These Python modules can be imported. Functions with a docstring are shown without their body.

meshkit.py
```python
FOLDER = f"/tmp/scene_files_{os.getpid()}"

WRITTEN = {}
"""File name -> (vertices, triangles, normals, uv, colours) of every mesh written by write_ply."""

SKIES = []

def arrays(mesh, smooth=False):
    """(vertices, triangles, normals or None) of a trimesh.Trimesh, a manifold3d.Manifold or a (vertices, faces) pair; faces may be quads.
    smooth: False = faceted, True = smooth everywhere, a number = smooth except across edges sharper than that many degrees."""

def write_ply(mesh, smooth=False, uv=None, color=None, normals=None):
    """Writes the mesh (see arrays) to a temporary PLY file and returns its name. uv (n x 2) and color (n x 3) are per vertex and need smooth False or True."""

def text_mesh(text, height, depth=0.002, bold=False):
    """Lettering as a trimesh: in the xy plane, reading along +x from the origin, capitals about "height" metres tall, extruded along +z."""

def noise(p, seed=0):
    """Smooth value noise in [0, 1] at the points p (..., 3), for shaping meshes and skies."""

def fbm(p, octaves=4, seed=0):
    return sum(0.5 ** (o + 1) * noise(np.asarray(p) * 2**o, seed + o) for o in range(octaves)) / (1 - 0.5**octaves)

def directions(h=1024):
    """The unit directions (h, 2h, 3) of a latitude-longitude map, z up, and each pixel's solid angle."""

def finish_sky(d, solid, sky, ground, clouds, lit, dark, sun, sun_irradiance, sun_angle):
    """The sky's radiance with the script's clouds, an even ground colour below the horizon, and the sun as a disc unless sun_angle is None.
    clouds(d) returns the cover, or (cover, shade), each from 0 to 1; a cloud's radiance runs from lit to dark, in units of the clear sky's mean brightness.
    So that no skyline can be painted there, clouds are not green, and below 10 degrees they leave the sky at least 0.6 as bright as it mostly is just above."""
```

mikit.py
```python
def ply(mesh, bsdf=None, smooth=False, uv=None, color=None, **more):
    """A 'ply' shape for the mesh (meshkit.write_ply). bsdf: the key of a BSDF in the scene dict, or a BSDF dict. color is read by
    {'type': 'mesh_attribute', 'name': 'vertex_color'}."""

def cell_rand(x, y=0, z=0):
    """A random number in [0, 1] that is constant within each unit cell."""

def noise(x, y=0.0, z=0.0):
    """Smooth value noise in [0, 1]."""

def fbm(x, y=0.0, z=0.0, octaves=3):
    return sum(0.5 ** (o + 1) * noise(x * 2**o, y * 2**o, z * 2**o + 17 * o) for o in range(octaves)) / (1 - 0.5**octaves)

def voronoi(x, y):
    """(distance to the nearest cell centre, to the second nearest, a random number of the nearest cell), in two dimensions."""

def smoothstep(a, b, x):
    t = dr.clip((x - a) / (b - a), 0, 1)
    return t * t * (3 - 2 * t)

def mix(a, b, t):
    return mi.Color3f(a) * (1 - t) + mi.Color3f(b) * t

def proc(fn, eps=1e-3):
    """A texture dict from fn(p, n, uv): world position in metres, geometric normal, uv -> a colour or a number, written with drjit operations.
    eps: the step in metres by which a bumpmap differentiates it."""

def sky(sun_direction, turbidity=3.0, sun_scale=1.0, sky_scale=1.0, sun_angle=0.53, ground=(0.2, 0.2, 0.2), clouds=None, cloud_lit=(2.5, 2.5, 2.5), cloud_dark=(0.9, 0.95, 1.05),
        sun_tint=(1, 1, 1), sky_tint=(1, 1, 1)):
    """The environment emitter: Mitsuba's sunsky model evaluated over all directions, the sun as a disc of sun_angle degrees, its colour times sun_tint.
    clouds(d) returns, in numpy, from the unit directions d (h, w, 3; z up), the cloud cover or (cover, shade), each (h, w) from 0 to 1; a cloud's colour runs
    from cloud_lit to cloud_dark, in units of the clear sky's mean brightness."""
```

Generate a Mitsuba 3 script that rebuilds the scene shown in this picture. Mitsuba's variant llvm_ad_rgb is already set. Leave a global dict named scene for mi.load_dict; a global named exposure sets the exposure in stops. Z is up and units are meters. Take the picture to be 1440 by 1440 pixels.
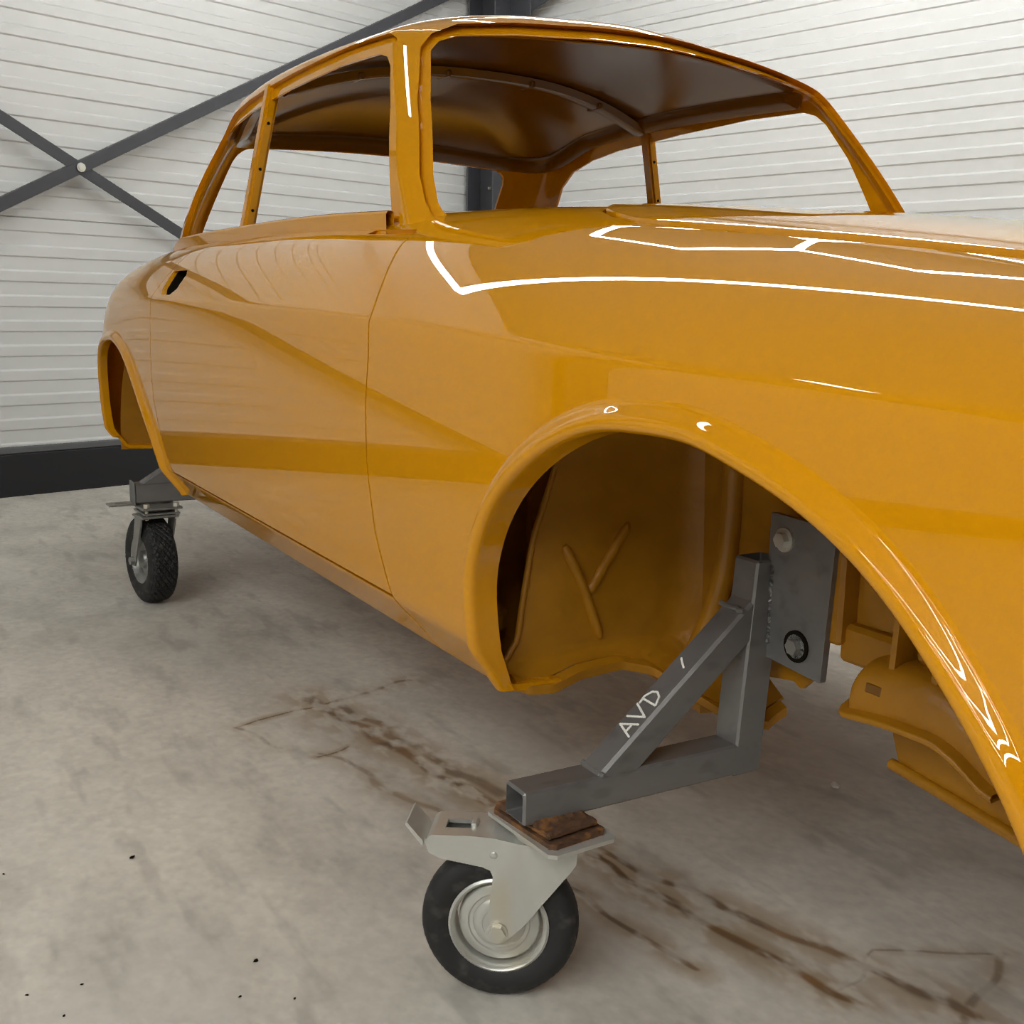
import math, random
import numpy as np, trimesh, mitsuba as mi, drjit as dr
import manifold3d as m3
from scipy.interpolate import PchipInterpolator, CubicSpline
from scipy.ndimage import gaussian_filter1d
from shapely.geometry import Polygon, LineString, Point, box as sbox
import mikit, meshkit
from mikit import noise, fbm, voronoi, cell_rand, smoothstep, mix

T = mi.ScalarTransform4f
PI = math.pi
scene, labels = {'type': 'scene'}, {}
random.seed(7)
rng = np.random.default_rng(7)

# ------------------------------------------------------------------ camera (world: car axis = x, nose towards +x; y = 0 is the car's middle; floor z = 0)
CAM = np.array([0.0, -1.45, 0.87])
FOCAL = 1560.0                                   # in pixels of the 1440 frame
YAW, PITCH, ROLL = math.radians(29.9), math.radians(10.302), math.radians(1.0092)


def cam_axis(x3, y3, z3):
    cr, sr, cp, sp = math.cos(ROLL), math.sin(ROLL), math.cos(PITCH), math.sin(PITCH)
    x1, y1 = x3 * cr + y3 * sr, -x3 * sr + y3 * cr
    d, w = y1 * cp + z3 * sp, -y1 * sp + z3 * cp
    return np.array([-math.cos(YAW) * w + math.sin(YAW) * x1, math.sin(YAW) * w + math.cos(YAW) * x1, -d])


_r, _d, _f = cam_axis(1, 0, 0), cam_axis(0, 1, 0), cam_axis(0, 0, 1)
_m = np.eye(4)
_m[:3, 0], _m[:3, 1], _m[:3, 2], _m[:3, 3] = -_r, -_d, _f, CAM
scene['camera'] = {'type': 'perspective', 'fov': 2 * math.degrees(math.atan(720 / FOCAL)), 'fov_axis': 'x', 'near_clip': 0.02, 'far_clip': 100.0,
                   'to_world': T(_m.tolist())}
exposure = 0.44
LED = 17.0                                       # radiance of the ceiling tubes
LAMP_Z = 2.75

# ------------------------------------------------------------------ materials


def bsdf(name, d):
    scene[name] = d
    return name


def rgb(*c):
    return {'type': 'rgb', 'value': list(c)}


PAINT = (0.62, 0.262, 0.002)


def two(d):
    return {'type': 'twosided', 'bsdf': d}


bsdf('m_paint', two({'type': 'plastic', 'diffuse_reflectance': rgb(*PAINT), 'int_ior': 1.52, 'nonlinear': False}))


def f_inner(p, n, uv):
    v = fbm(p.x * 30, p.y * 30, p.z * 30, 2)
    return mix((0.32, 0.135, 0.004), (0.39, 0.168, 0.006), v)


def f_orange_peel(p, n, uv):
    return fbm(p.x * 160, p.y * 160, p.z * 160, 2) * 0.0012


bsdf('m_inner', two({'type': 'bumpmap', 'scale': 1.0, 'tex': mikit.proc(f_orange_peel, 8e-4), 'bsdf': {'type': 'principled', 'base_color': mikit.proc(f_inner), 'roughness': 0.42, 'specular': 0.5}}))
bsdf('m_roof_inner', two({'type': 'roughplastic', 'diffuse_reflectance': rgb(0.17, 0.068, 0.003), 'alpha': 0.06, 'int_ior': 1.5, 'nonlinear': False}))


def f_wall(p, n, uv):
    v = fbm(p.x * 2.0, p.y * 2.0, p.z * 2.0, 2)
    return mix((0.60, 0.615, 0.607), (0.64, 0.65, 0.642), v)


bsdf('m_wall', two({'type': 'principled', 'base_color': mikit.proc(f_wall), 'roughness': 0.45, 'specular': 0.35}))


def f_plinth(p, n, uv):
    s = smoothstep(0.70, 0.80, fbm(p.x * 9, p.y * 9, p.z * 26, 3)) * smoothstep(0.12, 0.02, p.z)
    return mix((0.012, 0.013, 0.016), (0.06, 0.06, 0.065), s)


bsdf('m_plinth', two({'type': 'principled', 'base_color': mikit.proc(f_plinth), 'roughness': 0.6}))
bsdf('m_ledge', two({'type': 'diffuse', 'reflectance': rgb(0.14, 0.145, 0.15)}))  # the light on top of the plinth is put into this grey
bsdf('m_brace', two({'type': 'principled', 'base_color': rgb(0.045, 0.047, 0.055), 'roughness': 0.5}))
bsdf('m_ceiling', two({'type': 'diffuse', 'reflectance': rgb(0.16, 0.16, 0.16)}))
bsdf('m_rubber', two({'type': 'principled', 'base_color': mikit.proc(lambda p, n, uv: mix((0.012, 0.012, 0.012), (0.045, 0.042, 0.038), smoothstep(0.5, 0.9, fbm(p.x * 60, p.y * 60, p.z * 60, 3)))), 'roughness': 0.62}))


def f_raw(p, n, uv):
    v = fbm(p.x * 22, p.y * 12, p.z * 22, 3)
    s = smoothstep(0.55, 0.85, fbm(p.x * 50, p.y * 30, p.z * 50, 3))
    return mix(mix((0.17, 0.17, 0.17), (0.25, 0.245, 0.235), v), (0.09, 0.08, 0.07), s * 0.3)


bsdf('m_raw', two({'type': 'principled', 'base_color': mikit.proc(f_raw), 'roughness': 0.45, 'metallic': 0.55, 'specular': 0.5}))


def f_zinc(p, n, uv):
    v = fbm(p.x * 30, p.y * 30, p.z * 14, 3)
    w = smoothstep(0.48, 0.7, fbm(p.x * 14 + 5, p.y * 14, p.z * 7, 2))
    return mix(mix((0.50, 0.50, 0.46), (0.62, 0.62, 0.58), v), (0.55, 0.48, 0.30), w * 0.5)


bsdf('m_zinc', two({'type': 'principled', 'base_color': mikit.proc(f_zinc), 'roughness': 0.34, 'metallic': 0.55}))
bsdf('m_zinc_dull', two({'type': 'principled', 'base_color': rgb(0.3, 0.3, 0.28), 'roughness': 0.4, 'metallic': 0.6}))


def f_rust(p, n, uv):
    v = fbm(p.x * 170, p.y * 170, p.z * 170, 3)
    w = smoothstep(0.46, 0.72, fbm(p.x * 75 + 3, p.y * 75, p.z * 75, 3))
    return mix(mix((0.045, 0.024, 0.016), (0.12, 0.055, 0.022), v), (0.30, 0.13, 0.03), w * 0.5)


bsdf('m_rust', two({'type': 'bumpmap', 'scale': 1.0, 'tex': mikit.proc(lambda p, n, uv: fbm(p.x * 220, p.y * 220, p.z * 220, 2) * 0.003, 6e-4), 'bsdf': {'type': 'principled', 'base_color': mikit.proc(f_rust), 'roughness': 0.85}}))
bsdf('m_chalk', two({'type': 'diffuse', 'reflectance': rgb(0.80, 0.79, 0.74)}))
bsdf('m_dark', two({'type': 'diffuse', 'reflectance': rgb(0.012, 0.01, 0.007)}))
bsdf('m_led_body', two({'type': 'diffuse', 'reflectance': rgb(0.7, 0.7, 0.7)}))

# rusty and oily marks on the concrete: (x0, y0, x1, y1, half width, strength)
STAINS = [(-2.29, -0.655, -1.97, -0.60, .024, .8), (-1.97, -0.60, -1.375, -0.499, .018, .9), (-1.375, -0.499, -0.90, -0.41, .012, 1.0), (-2.22, -0.60, -1.395, -0.475, .020, .7),
          (-1.395, -0.475, -0.80, -0.29, .014, .85), (-1.99, -0.735, -1.307, -0.572, .010, .5), (-1.307, -0.572, -1.05, -0.54, .008, .8), (-2.19, -0.85, -2.257, -0.605, .005, .8),
          (-2.257, -0.605, -2.301, -0.401, .012, .6), (-2.19, -0.85, -2.05, -0.80, .008, .55), (-0.978, -0.287, -0.87, -0.141, .005, .5), (-0.87, -0.141, -0.80, -0.33, .010, .6),
          (-1.97, -0.751, -1.99, -0.67, .006, .8), (-0.978, -0.287, -0.92, -0.42, .004, .5)]


def f_floor(p, n, uv):
    big = fbm(p.x * 0.9 + 3, p.y * 0.9, 0, 3)
    mid = fbm(p.x * 5 + 1.5 * noise(p.x * 3, p.y * 3), p.y * 9, 0, 4)
    fine = fbm(p.x * 60, p.y * 75, 0, 3)
    c = mix((0.43, 0.41, 0.362), (0.69, 0.655, 0.58), smoothstep(0.15, 0.85, 0.55 * big + 0.45 * mid))
    c = c * (0.88 + 0.24 * fine)
    c = mix(c, (0.62, 0.60, 0.55), smoothstep(0.56, 0.75, fbm(p.x * 3.1 + 9, p.y * 6.2, 2, 3)) * 0.35)
    dark = smoothstep(0.56, 0.80, fbm(p.x * 6 + 20, p.y * 22, 4, 4))
    c = mix(c, (0.26, 0.25, 0.22), dark * 0.32)
    speck = smoothstep(0.82, 0.9, noise(p.x * 95, p.y * 95, 3)) * smoothstep(0.45, 0.6, noise(p.x * 6, p.y * 6, 8))
    c = mix(c, (0.12, 0.11, 0.09), speck * 0.0)
    wob_x = p.x + (noise(p.x * 14, p.y * 14, 1) - 0.5) * 0.03
    wob_y = p.y + (noise(p.x * 14, p.y * 14, 5) - 0.5) * 0.03
    patch = smoothstep(0.30, 0.62, fbm(p.x * 22, p.y * 40, 3, 3))
    total, halo = mi.Float(0), mi.Float(0)
    for x0, y0, x1, y1, w, s in STAINS:
        dx, dy = x1 - x0, y1 - y0
        t = dr.clip(((wob_x - x0) * dx + (wob_y - y0) * dy) / (dx * dx + dy * dy), 0, 1)
        d = dr.sqrt(dr.square(wob_x - x0 - t * dx) + dr.square(wob_y - y0 - t * dy))
        total = dr.maximum(total, s * smoothstep(w, w * 0.25, d))
        halo = dr.maximum(halo, s * smoothstep(w * 6, 0, d))
    c = mix(c, (0.27, 0.175, 0.075), halo * (0.25 + 0.5 * patch))
    rust = mix((0.075, 0.042, 0.020), (0.22, 0.105, 0.026), noise(p.x * 30, p.y * 30, 7))
    return mix(c, rust, total * (0.25 + 0.75 * patch) * 0.85)


def f_floor_bump(p, n, uv):
    return fbm(p.x * 45, p.y * 60, 0, 3) * 0.0016


bsdf('m_floor', two({'type': 'bumpmap', 'scale': 1.0, 'tex': mikit.proc(f_floor_bump, 1e-3), 'bsdf': {'type': 'principled', 'base_color': mikit.proc(f_floor), 'roughness': 0.5, 'specular': 0.4}}))

# ------------------------------------------------------------------ scene helpers


def numbered(name):
    if not any(k == name or k.startswith(name + '__') for k in scene):
        return name
    i = 1
    while any(k == f'{name}_{i:03d}' or k.startswith(f'{name}_{i:03d}__') for k in scene):
        i += 1
    return f'{name}_{i:03d}'


def reserve(name):
    """A thing or part without a mesh of its own: the key its parts start with."""
    return numbered(name)


def obj(name, mesh, mat, parent=None, smooth=30, label=None, **more):
    key = numbered((parent + '__' if parent else '') + name)
    if isinstance(mesh, dict):
        scene[key] = {**mesh, 'bsdf': {'type': 'ref', 'id': mat}, **more}
    else:
        scene[key] = mikit.ply(mesh, mat, smooth=smooth, **more)
    if label:
        labels[key] = {'label': label}
    return key


def tag(key, label=None, cat=None, group=None, kind=None):
    d = labels.setdefault(key, {})
    for k, v in (('label', label), ('category', cat), ('group', group), ('kind', kind)):
        if v:
            d[k] = v
    return key


def man(mesh):
    return m3.Manifold(m3.Mesh(np.asarray(mesh.vertices, np.float32), np.asarray(mesh.faces, np.uint32)))


def tri(man_):
    m = man_.to_mesh()
    return trimesh.Trimesh(m.vert_properties[:, :3], m.tri_verts, process=False)


def xf(mesh, mat4):
    m = mesh.copy()
    m.apply_transform(mat4)
    return m


def frame(o, ex, ey, ez):
    m = np.eye(4)
    m[:3, 0], m[:3, 1], m[:3, 2], m[:3, 3] = ex, ey, ez, o
    return m


def rotz(a, loc=(0, 0, 0)):
    return frame(loc, (math.cos(a), math.sin(a), 0), (-math.sin(a), math.cos(a), 0), (0, 0, 1))


def prism(poly, axis, a, b):
    """Extrude a 2-D outline between a and b along axis: 'y' takes (x, z), 'x' takes (y, z), 'z' takes (x, y). Returns a Manifold."""
    poly = poly if isinstance(poly, Polygon) else Polygon(poly)
    poly = poly.buffer(0)
    rings = [np.array(poly.exterior.coords)[:-1]] + [np.array(r.coords)[:-1] for r in poly.interiors]
    cs = m3.CrossSection([r.tolist() for r in rings], m3.FillRule.EvenOdd)
    s = m3.Manifold.extrude(cs, b - a)
    if axis == 'z':
        return s.translate((0, 0, a))
    if axis == 'y':
        return s.transform(np.array([[1, 0, 0, 0], [0, 0, -1, b], [0, 1, 0, 0]], float))
    return s.transform(np.array([[0, 0, 1, a], [1, 0, 0, 0], [0, 1, 0, 0]], float))


def bevel_box(size, loc=(0, 0, 0), r=0.002):
    sx, sy, sz = (max(s / 2 - r, 1e-4) for s in size)
    pts = []
    for x in (-1, 1):
        for y in (-1, 1):
            for z in (-1, 1):
                for d in ((r, 0, 0), (0, r, 0), (0, 0, r)):
                    pts.append([x * (sx + d[0]), y * (sy + d[1]), z * (sz + d[2])])
    h = m3.Manifold.hull_points(np.array(pts))
    return h.translate(loc)


def box_between(a, b, r=0.002):
    a, b = np.array(a, float), np.array(b, float)
    return bevel_box(np.abs(b - a), (a + b) / 2, r)


def along(p, q, up=(0, 0, 1)):
    """Frame with x from p to q."""
    p, q = np.array(p, float), np.array(q, float)
    ex = (q - p) / np.linalg.norm(q - p)
    ey = np.cross(up, ex)
    ey /= np.linalg.norm(ey)
    return frame(p, ex, ey, np.cross(ex, ey)), np.linalg.norm(q - p)


def lathe(profile, n=48):
    """profile of (r, z), revolved about z."""
    return trimesh.creation.revolve(np.array(profile, float), sections=n)


def tube_path(path, r, n=10, closed=False):
    P = np.array(path, float)
    t = np.gradient(P, axis=0)
    t /= np.linalg.norm(t, axis=1)[:, None]
    ref = np.array([0, 0, 1.0]) if abs(t[0][2]) < 0.9 else np.array([1.0, 0, 0])
    V, F = [], []
    for i in range(len(P)):
        e1 = np.cross(t[i], ref)
        e1 /= np.linalg.norm(e1)
        e2 = np.cross(t[i], e1)
        rr = r[i] if hasattr(r, '__len__') else r
        for k in range(n):
            a = 2 * PI * k / n
            V.append(P[i] + rr * (math.cos(a) * e1 + math.sin(a) * e2))
    for i in range(len(P) - 1):
        for k in range(n):
            a, b, c, d = i * n + k, i * n + (k + 1) % n, (i + 1) * n + (k + 1) % n, (i + 1) * n + k
            F += [[a, b, c], [a, c, d]]
    V += [P[0], P[-1]]
    for k in range(n):
        F += [[len(V) - 2, (k + 1) % n, k], [len(V) - 1, (len(P) - 1) * n + k, (len(P) - 1) * n + (k + 1) % n]]
    m = trimesh.Trimesh(V, F, process=False)
    m.fix_normals()
    return m


# ------------------------------------------------------------------ thick shells with exact normals


def grid_faces(nu, nv, wrap=False):
    i, j = np.meshgrid(np.arange(nu if wrap else nu - 1), np.arange(nv - 1), indexing='ij')
    i2 = (i + 1) % nu
    a, b, c, d = i * nv + j, i2 * nv + j, i2 * nv + j + 1, i * nv + j + 1
    return np.concatenate([np.stack([a, b, c], -1).reshape(-1, 3), np.stack([a, c, d], -1).reshape(-1, 3)])


def merged_normals(P, F):
    key = np.round(P / 2e-6).astype(np.int64)
    _, inv = np.unique(key, axis=0, return_inverse=True)
    inv = inv.ravel()
    n = np.zeros((inv.max() + 1, 3))
    fn = np.cross(P[F[:, 1]] - P[F[:, 0]], P[F[:, 2]] - P[F[:, 0]])
    for k in range(3):
        np.add.at(n, inv[F[:, k]], fn)
    n /= np.maximum(np.linalg.norm(n, axis=1, keepdims=True), 1e-20)
    return n[inv]


def shell(S, t, wrap=False, flip=False, inner=None, offset=0.0, auto=True):
    """Manifold with normals (6 properties) from a grid of points S (nu, nv, 3), thickened inwards by t."""
    nu, nv, _ = S.shape
    P = S.reshape(-1, 3)
    F = grid_faces(nu, nv, wrap)
    if flip:
        F = F[:, ::-1]
    N = merged_normals(P, F)
    if auto and ((P - P * [1, 0, 0] - [0, 0, .6]) * N).sum(1).mean() < 0:   # turn the outside away from the car's middle line
        F, N = F[:, ::-1], -N
    O = P - N * offset
    I = (P - N * (offset + t)) if inner is None else inner.reshape(-1, 3)
    n = len(P)
    V = [np.hstack([O, N]), np.hstack([I, -N])]
    FF = [F, F[:, ::-1] + n]
    # rim
    from collections import defaultdict
    key = np.round(P / 2e-6).astype(np.int64)
    _, inv = np.unique(key, axis=0, return_inverse=True)
    inv = inv.ravel()
    E = np.concatenate([F[:, [0, 1]], F[:, [1, 2]], F[:, [2, 0]]])
    ek = np.sort(inv[E], axis=1)
    u, first, cnt = np.unique(ek[:, 0].astype(np.int64) * (n + 1) + ek[:, 1], return_index=True, return_counts=True)
    rim = E[first[(cnt == 1) & (ek[first, 0] != ek[first, 1])]]
    zero = np.zeros((n, 3))
    V += [np.hstack([O, zero]), np.hstack([I, zero])]
    a, b = rim[:, 0], rim[:, 1]
    FF += [np.stack([b + 2 * n, a + 2 * n, a + 3 * n], -1), np.stack([b + 2 * n, a + 3 * n, b + 3 * n], -1)]
    V, FF = np.concatenate(V).astype(np.float32), np.concatenate(FF).astype(np.uint32)
    # weld by position through merge vectors
    kk = np.round(V[:, :3].astype(float) / 2e-6).astype(np.int64)
    _, fi, iv = np.unique(kk, axis=0, return_index=True, return_inverse=True)
    iv = iv.ravel()
    to = fi[iv]
    fr = np.nonzero(to != np.arange(len(V)))[0]
    w = to[FF]
    ok = (w[:, 0] != w[:, 1]) & (w[:, 1] != w[:, 2]) & (w[:, 0] != w[:, 2])
    m = m3.Mesh(np.ascontiguousarray(V), np.ascontiguousarray(FF[ok]), fr.astype(np.uint32), to[fr].astype(np.uint32))
    M = m3.Manifold(m)
    if M.is_empty():
        raise RuntimeError(f'shell not manifold: {M.status()}')
    return M


def ply_of(M, mirror=False):
    """A shape dict of a Manifold that carries normals; faces without them are faceted."""
    m = M.to_mesh()
    P, F = np.array(m.vert_properties, float), np.array(m.tri_verts, int)
    V = P[:, :3]
    N = P[:, 3:6] if P.shape[1] >= 6 else np.zeros_like(V)
    ln = np.linalg.norm(N, axis=1)
    fn = np.cross(V[F[:, 1]] - V[F[:, 0]], V[F[:, 2]] - V[F[:, 0]])
    area = np.linalg.norm(fn, axis=1)
    F, fn = F[area > 1e-14], fn[area > 1e-14]
    fn /= np.linalg.norm(fn, axis=1, keepdims=True)
    good = (ln[F] > 0.5).all(1) & ((N[F[:, 0]] * fn).sum(1) > 0.2)
    G, Bd = F[good], F[~good]
    V2 = np.concatenate([V[G].reshape(-1, 3), V[Bd].reshape(-1, 3)])
    N2 = np.concatenate([N[G].reshape(-1, 3), np.repeat(fn[~good], 3, axis=0)])
    N2 /= np.maximum(np.linalg.norm(N2, axis=1, keepdims=True), 1e-12)
    F2 = np.arange(len(V2)).reshape(-1, 3)
    # share equal corners
    kk = np.round(np.hstack([V2 / 1e-6, N2 / 1e-4])).astype(np.int64)
    _, fi, iv = np.unique(kk, axis=0, return_index=True, return_inverse=True)
    V2, N2, F2 = V2[fi], N2[fi], iv.ravel()[F2]
    if mirror:
        V2, N2, F2 = V2 * [1, -1, 1], N2 * [1, -1, 1], F2[:, ::-1]
    path = meshkit.write_ply((V2, F2), False, None, None, normals=N2)
    return {'type': 'ply', 'filename': path, 'face_normals': False}


# ================================================================== the room
K = np.array([-6.281, 1.963, 0.0])                       # the corner behind the car
A_L = np.array([-0.27821705, 0.96051823, 0.0])           # along the left wall, towards the corner
N_L = np.array([0.96051823, 0.27821705, 0.0])            # along the right wall, away from the corner; also the left wall's normal
LEN_L, LEN_R, HALL = 13.0, 12.0, 3.62
Z = np.array([0, 0, 1.0])
JOINTS = [0.088, 1.238, 2.388, 3.538]


def panel_profile(z0, z1):
    """Outline (depth, z) of one sandwich panel: bands recessed by 4 mm, 110 mm apart, and a rebate at the joint."""
    out, back = [(0.0, z0 + 0.004)], -0.06
    z = z1 - 0.063
    cuts = []
    while z - 0.055 > z0 + 0.01:
        cuts.append((z - 0.054, z))
        z -= 0.110
    for lo, hi in reversed(cuts):
        out += [(0.0, lo - 0.009), (-0.007, lo), (-0.007, hi), (0.0, hi + 0.006)]
    out += [(0.0, z1 - 0.003), (-0.008, z1 - 0.001), (back, z1 - 0.001), (back, z0), (-0.008, z0)]
    return [(d, zz) for d, zz in out]


def wall(name, origin, direction, normal, length, label):
    key = name
    tag(key, label, kind='structure')
    for i in range(len(JOINTS) - 1):
        z0, z1 = max(JOINTS[i], 0.225) if i == 0 else JOINTS[i], JOINTS[i + 1]
        pr = panel_profile(JOINTS[i], z1)
        poly = Polygon(pr)
        if i == 0:
            poly = poly.intersection(sbox(-1, 0.2, 1, 9))
        cs = m3.CrossSection([np.array(poly.exterior.coords)[:-1].tolist()], m3.FillRule.EvenOdd)
        s = tri(m3.Manifold.extrude(cs, length))         # (depth, z) x length
        s = xf(s, frame(origin, normal, Z, direction))
        if np.linalg.det(frame(origin, normal, Z, direction)[:3, :3]) < 0:
            s.invert()
        obj('panel', s, 'm_wall', key, smooth=False)
    b = box_between((-0.06, 0, 0), (0.025, length, 0.191), 0.003)
    pl = xf(tri(b), frame(origin, normal, direction, Z))
    led = xf(tri(box_between((-0.06, 0, 0.191), (0.016, length, 0.224), 0.006)), frame(origin, normal, direction, Z))
    for q in (pl, led):
        q.fix_normals()
    return pl, led


specs = [('wall_left', K, -A_L, N_L, LEN_L, 'white ribbed sandwich panel wall behind the car tail at the left'),
         ('wall_right', K, N_L, -A_L, LEN_R, 'white ribbed sandwich panel wall beyond the far side of the car'),
         ('wall_near', K - A_L * LEN_L, N_L, A_L, LEN_R, 'white ribbed panel wall facing the near side of the car'),
         ('wall_front', K + N_L * LEN_R, -A_L, -N_L, LEN_L, 'white ribbed panel wall ahead of the car nose')]
for i, (name, o, d, n, ln, lab) in enumerate(specs):
    pl, led = wall(name, o, d, n, ln, lab)
    side = name.split('_')[1]
    tag(obj('baseboard_' + side, pl, 'm_plinth', smooth=False), f'black painted concrete plinth along the foot of the {side} wall', kind='structure')
    tag(obj('trim_%d' % (i + 1), led, 'm_ledge', smooth=20), f'ledge painted in lit grey on top of the black plinth of the {side} wall', kind='structure')

corners = [K, K - A_L * LEN_L, K - A_L * LEN_L + N_L * LEN_R, K + N_L * LEN_R]


def slab(pts, z0, z1):
    p = Polygon([c[:2] for c in pts]).buffer(0.06, join_style=2)
    return tri(prism(p, 'z', z0, z1))


tag(obj('floor', slab(corners, -0.1, 0.0), 'm_floor', smooth=False), 'stained bare concrete workshop floor with brown rust streaks', kind='structure')
tag(obj('ceiling', slab(corners, 3.54, 3.62), 'm_ceiling', smooth=False), 'pale ceiling of the workshop above the car', kind='structure')

# corner column: an H section with its flanges parallel to the right wall
col = reserve('steel_column')


def corner_pt(a, b, z=0):
    """a along the right wall, b out from the right wall (towards the room)."""
    return K + N_L * a - A_L * b + Z * z


def corner_box(a0, a1, b0, b1, z0, z1, r=0.003):
    m = tri(box_between((a0, b0, z0), (a1, b1, z1), r))
    m = xf(m, frame(K, N_L, -A_L, Z))
    m.fix_normals()
    return m


obj('flange', corner_box(0.03, 0.042, 0.012, 0.232, 0, 3.54), 'm_brace', col)
obj('flange', corner_box(0.245, 0.257, 0.012, 0.232, 0, 3.54), 'm_brace', col)
obj('web', corner_box(0.042, 0.245, 0.118, 0.128, 0, 3.54), 'm_brace', col)
obj('gusset_plate', corner_box(0.255, 0.42, 0.100, 0.108, 2.50, 2.80), 'm_brace', col)
for zz in (1.565, 1.568):
    pass
for k, (a, zb) in enumerate(((0.13, 1.595), (0.2, 1.597), (0.225, 1.599))):
    bm = trimesh.creation.cylinder(0.009, 0.012, sections=6)
    bm = xf(bm, frame(corner_pt(a, 0.134, zb), N_L, Z, -A_L))
    obj('bolt', bm, 'm_zinc', col, smooth=False)
tag(col, 'dark grey steel H column in the corner between the two white walls', 'column')
col2 = reserve('steel_column')
for d0 in (0, 0.215):
    m = xf(tri(box_between((0.03 + d0, -0.11, 0), (0.042 + d0, 0.11, 3.54), 0.003)), frame(K - A_L * 5.45, N_L, A_L, Z))
    obj('flange', m, 'm_brace', col2)
obj('web', xf(tri(box_between((0.042, -0.005, 0), (0.245, 0.005, 3.54), 0.003)), frame(K - A_L * 5.45, N_L, A_L, Z)), 'm_brace', col2)
tag(col2, 'dark grey steel H column on the left wall, left of the cross brace', 'column')


def brace(p, q, off, label, legs=True, width=0.052, wallframe=(K, A_L, N_L)):
    """An angle bar along the wall; p, q = (along, z)."""
    o, ax, nn = wallframe
    P, Q = (o + ax * a + nn * off + Z * z for a, z in (p, q))
    ex = (Q - P) / np.linalg.norm(Q - P)
    ez = np.cross(ex, nn)
    if ez[2] < 0:
        ez = -ez
    L = np.linalg.norm(Q - P)
    M = frame(P, ex, nn, ez)
    t = reserve('cross_brace')
    m = xf(tri(box_between((0, -0.003, -width / 2), (L, 0.003, width / 2), 0.001)), M)
    m.fix_normals()
    obj('upright_leg', m, 'm_brace', t)
    if legs:
        m = xf(tri(box_between((0, -0.05, width / 2 - 0.006), (L, 0.003, width / 2), 0.001)), M)
        m.fix_normals()
        obj('flat_leg', m, 'm_brace', t)
    tag(t, label, 'steel brace')
    return t, M, L


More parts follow.
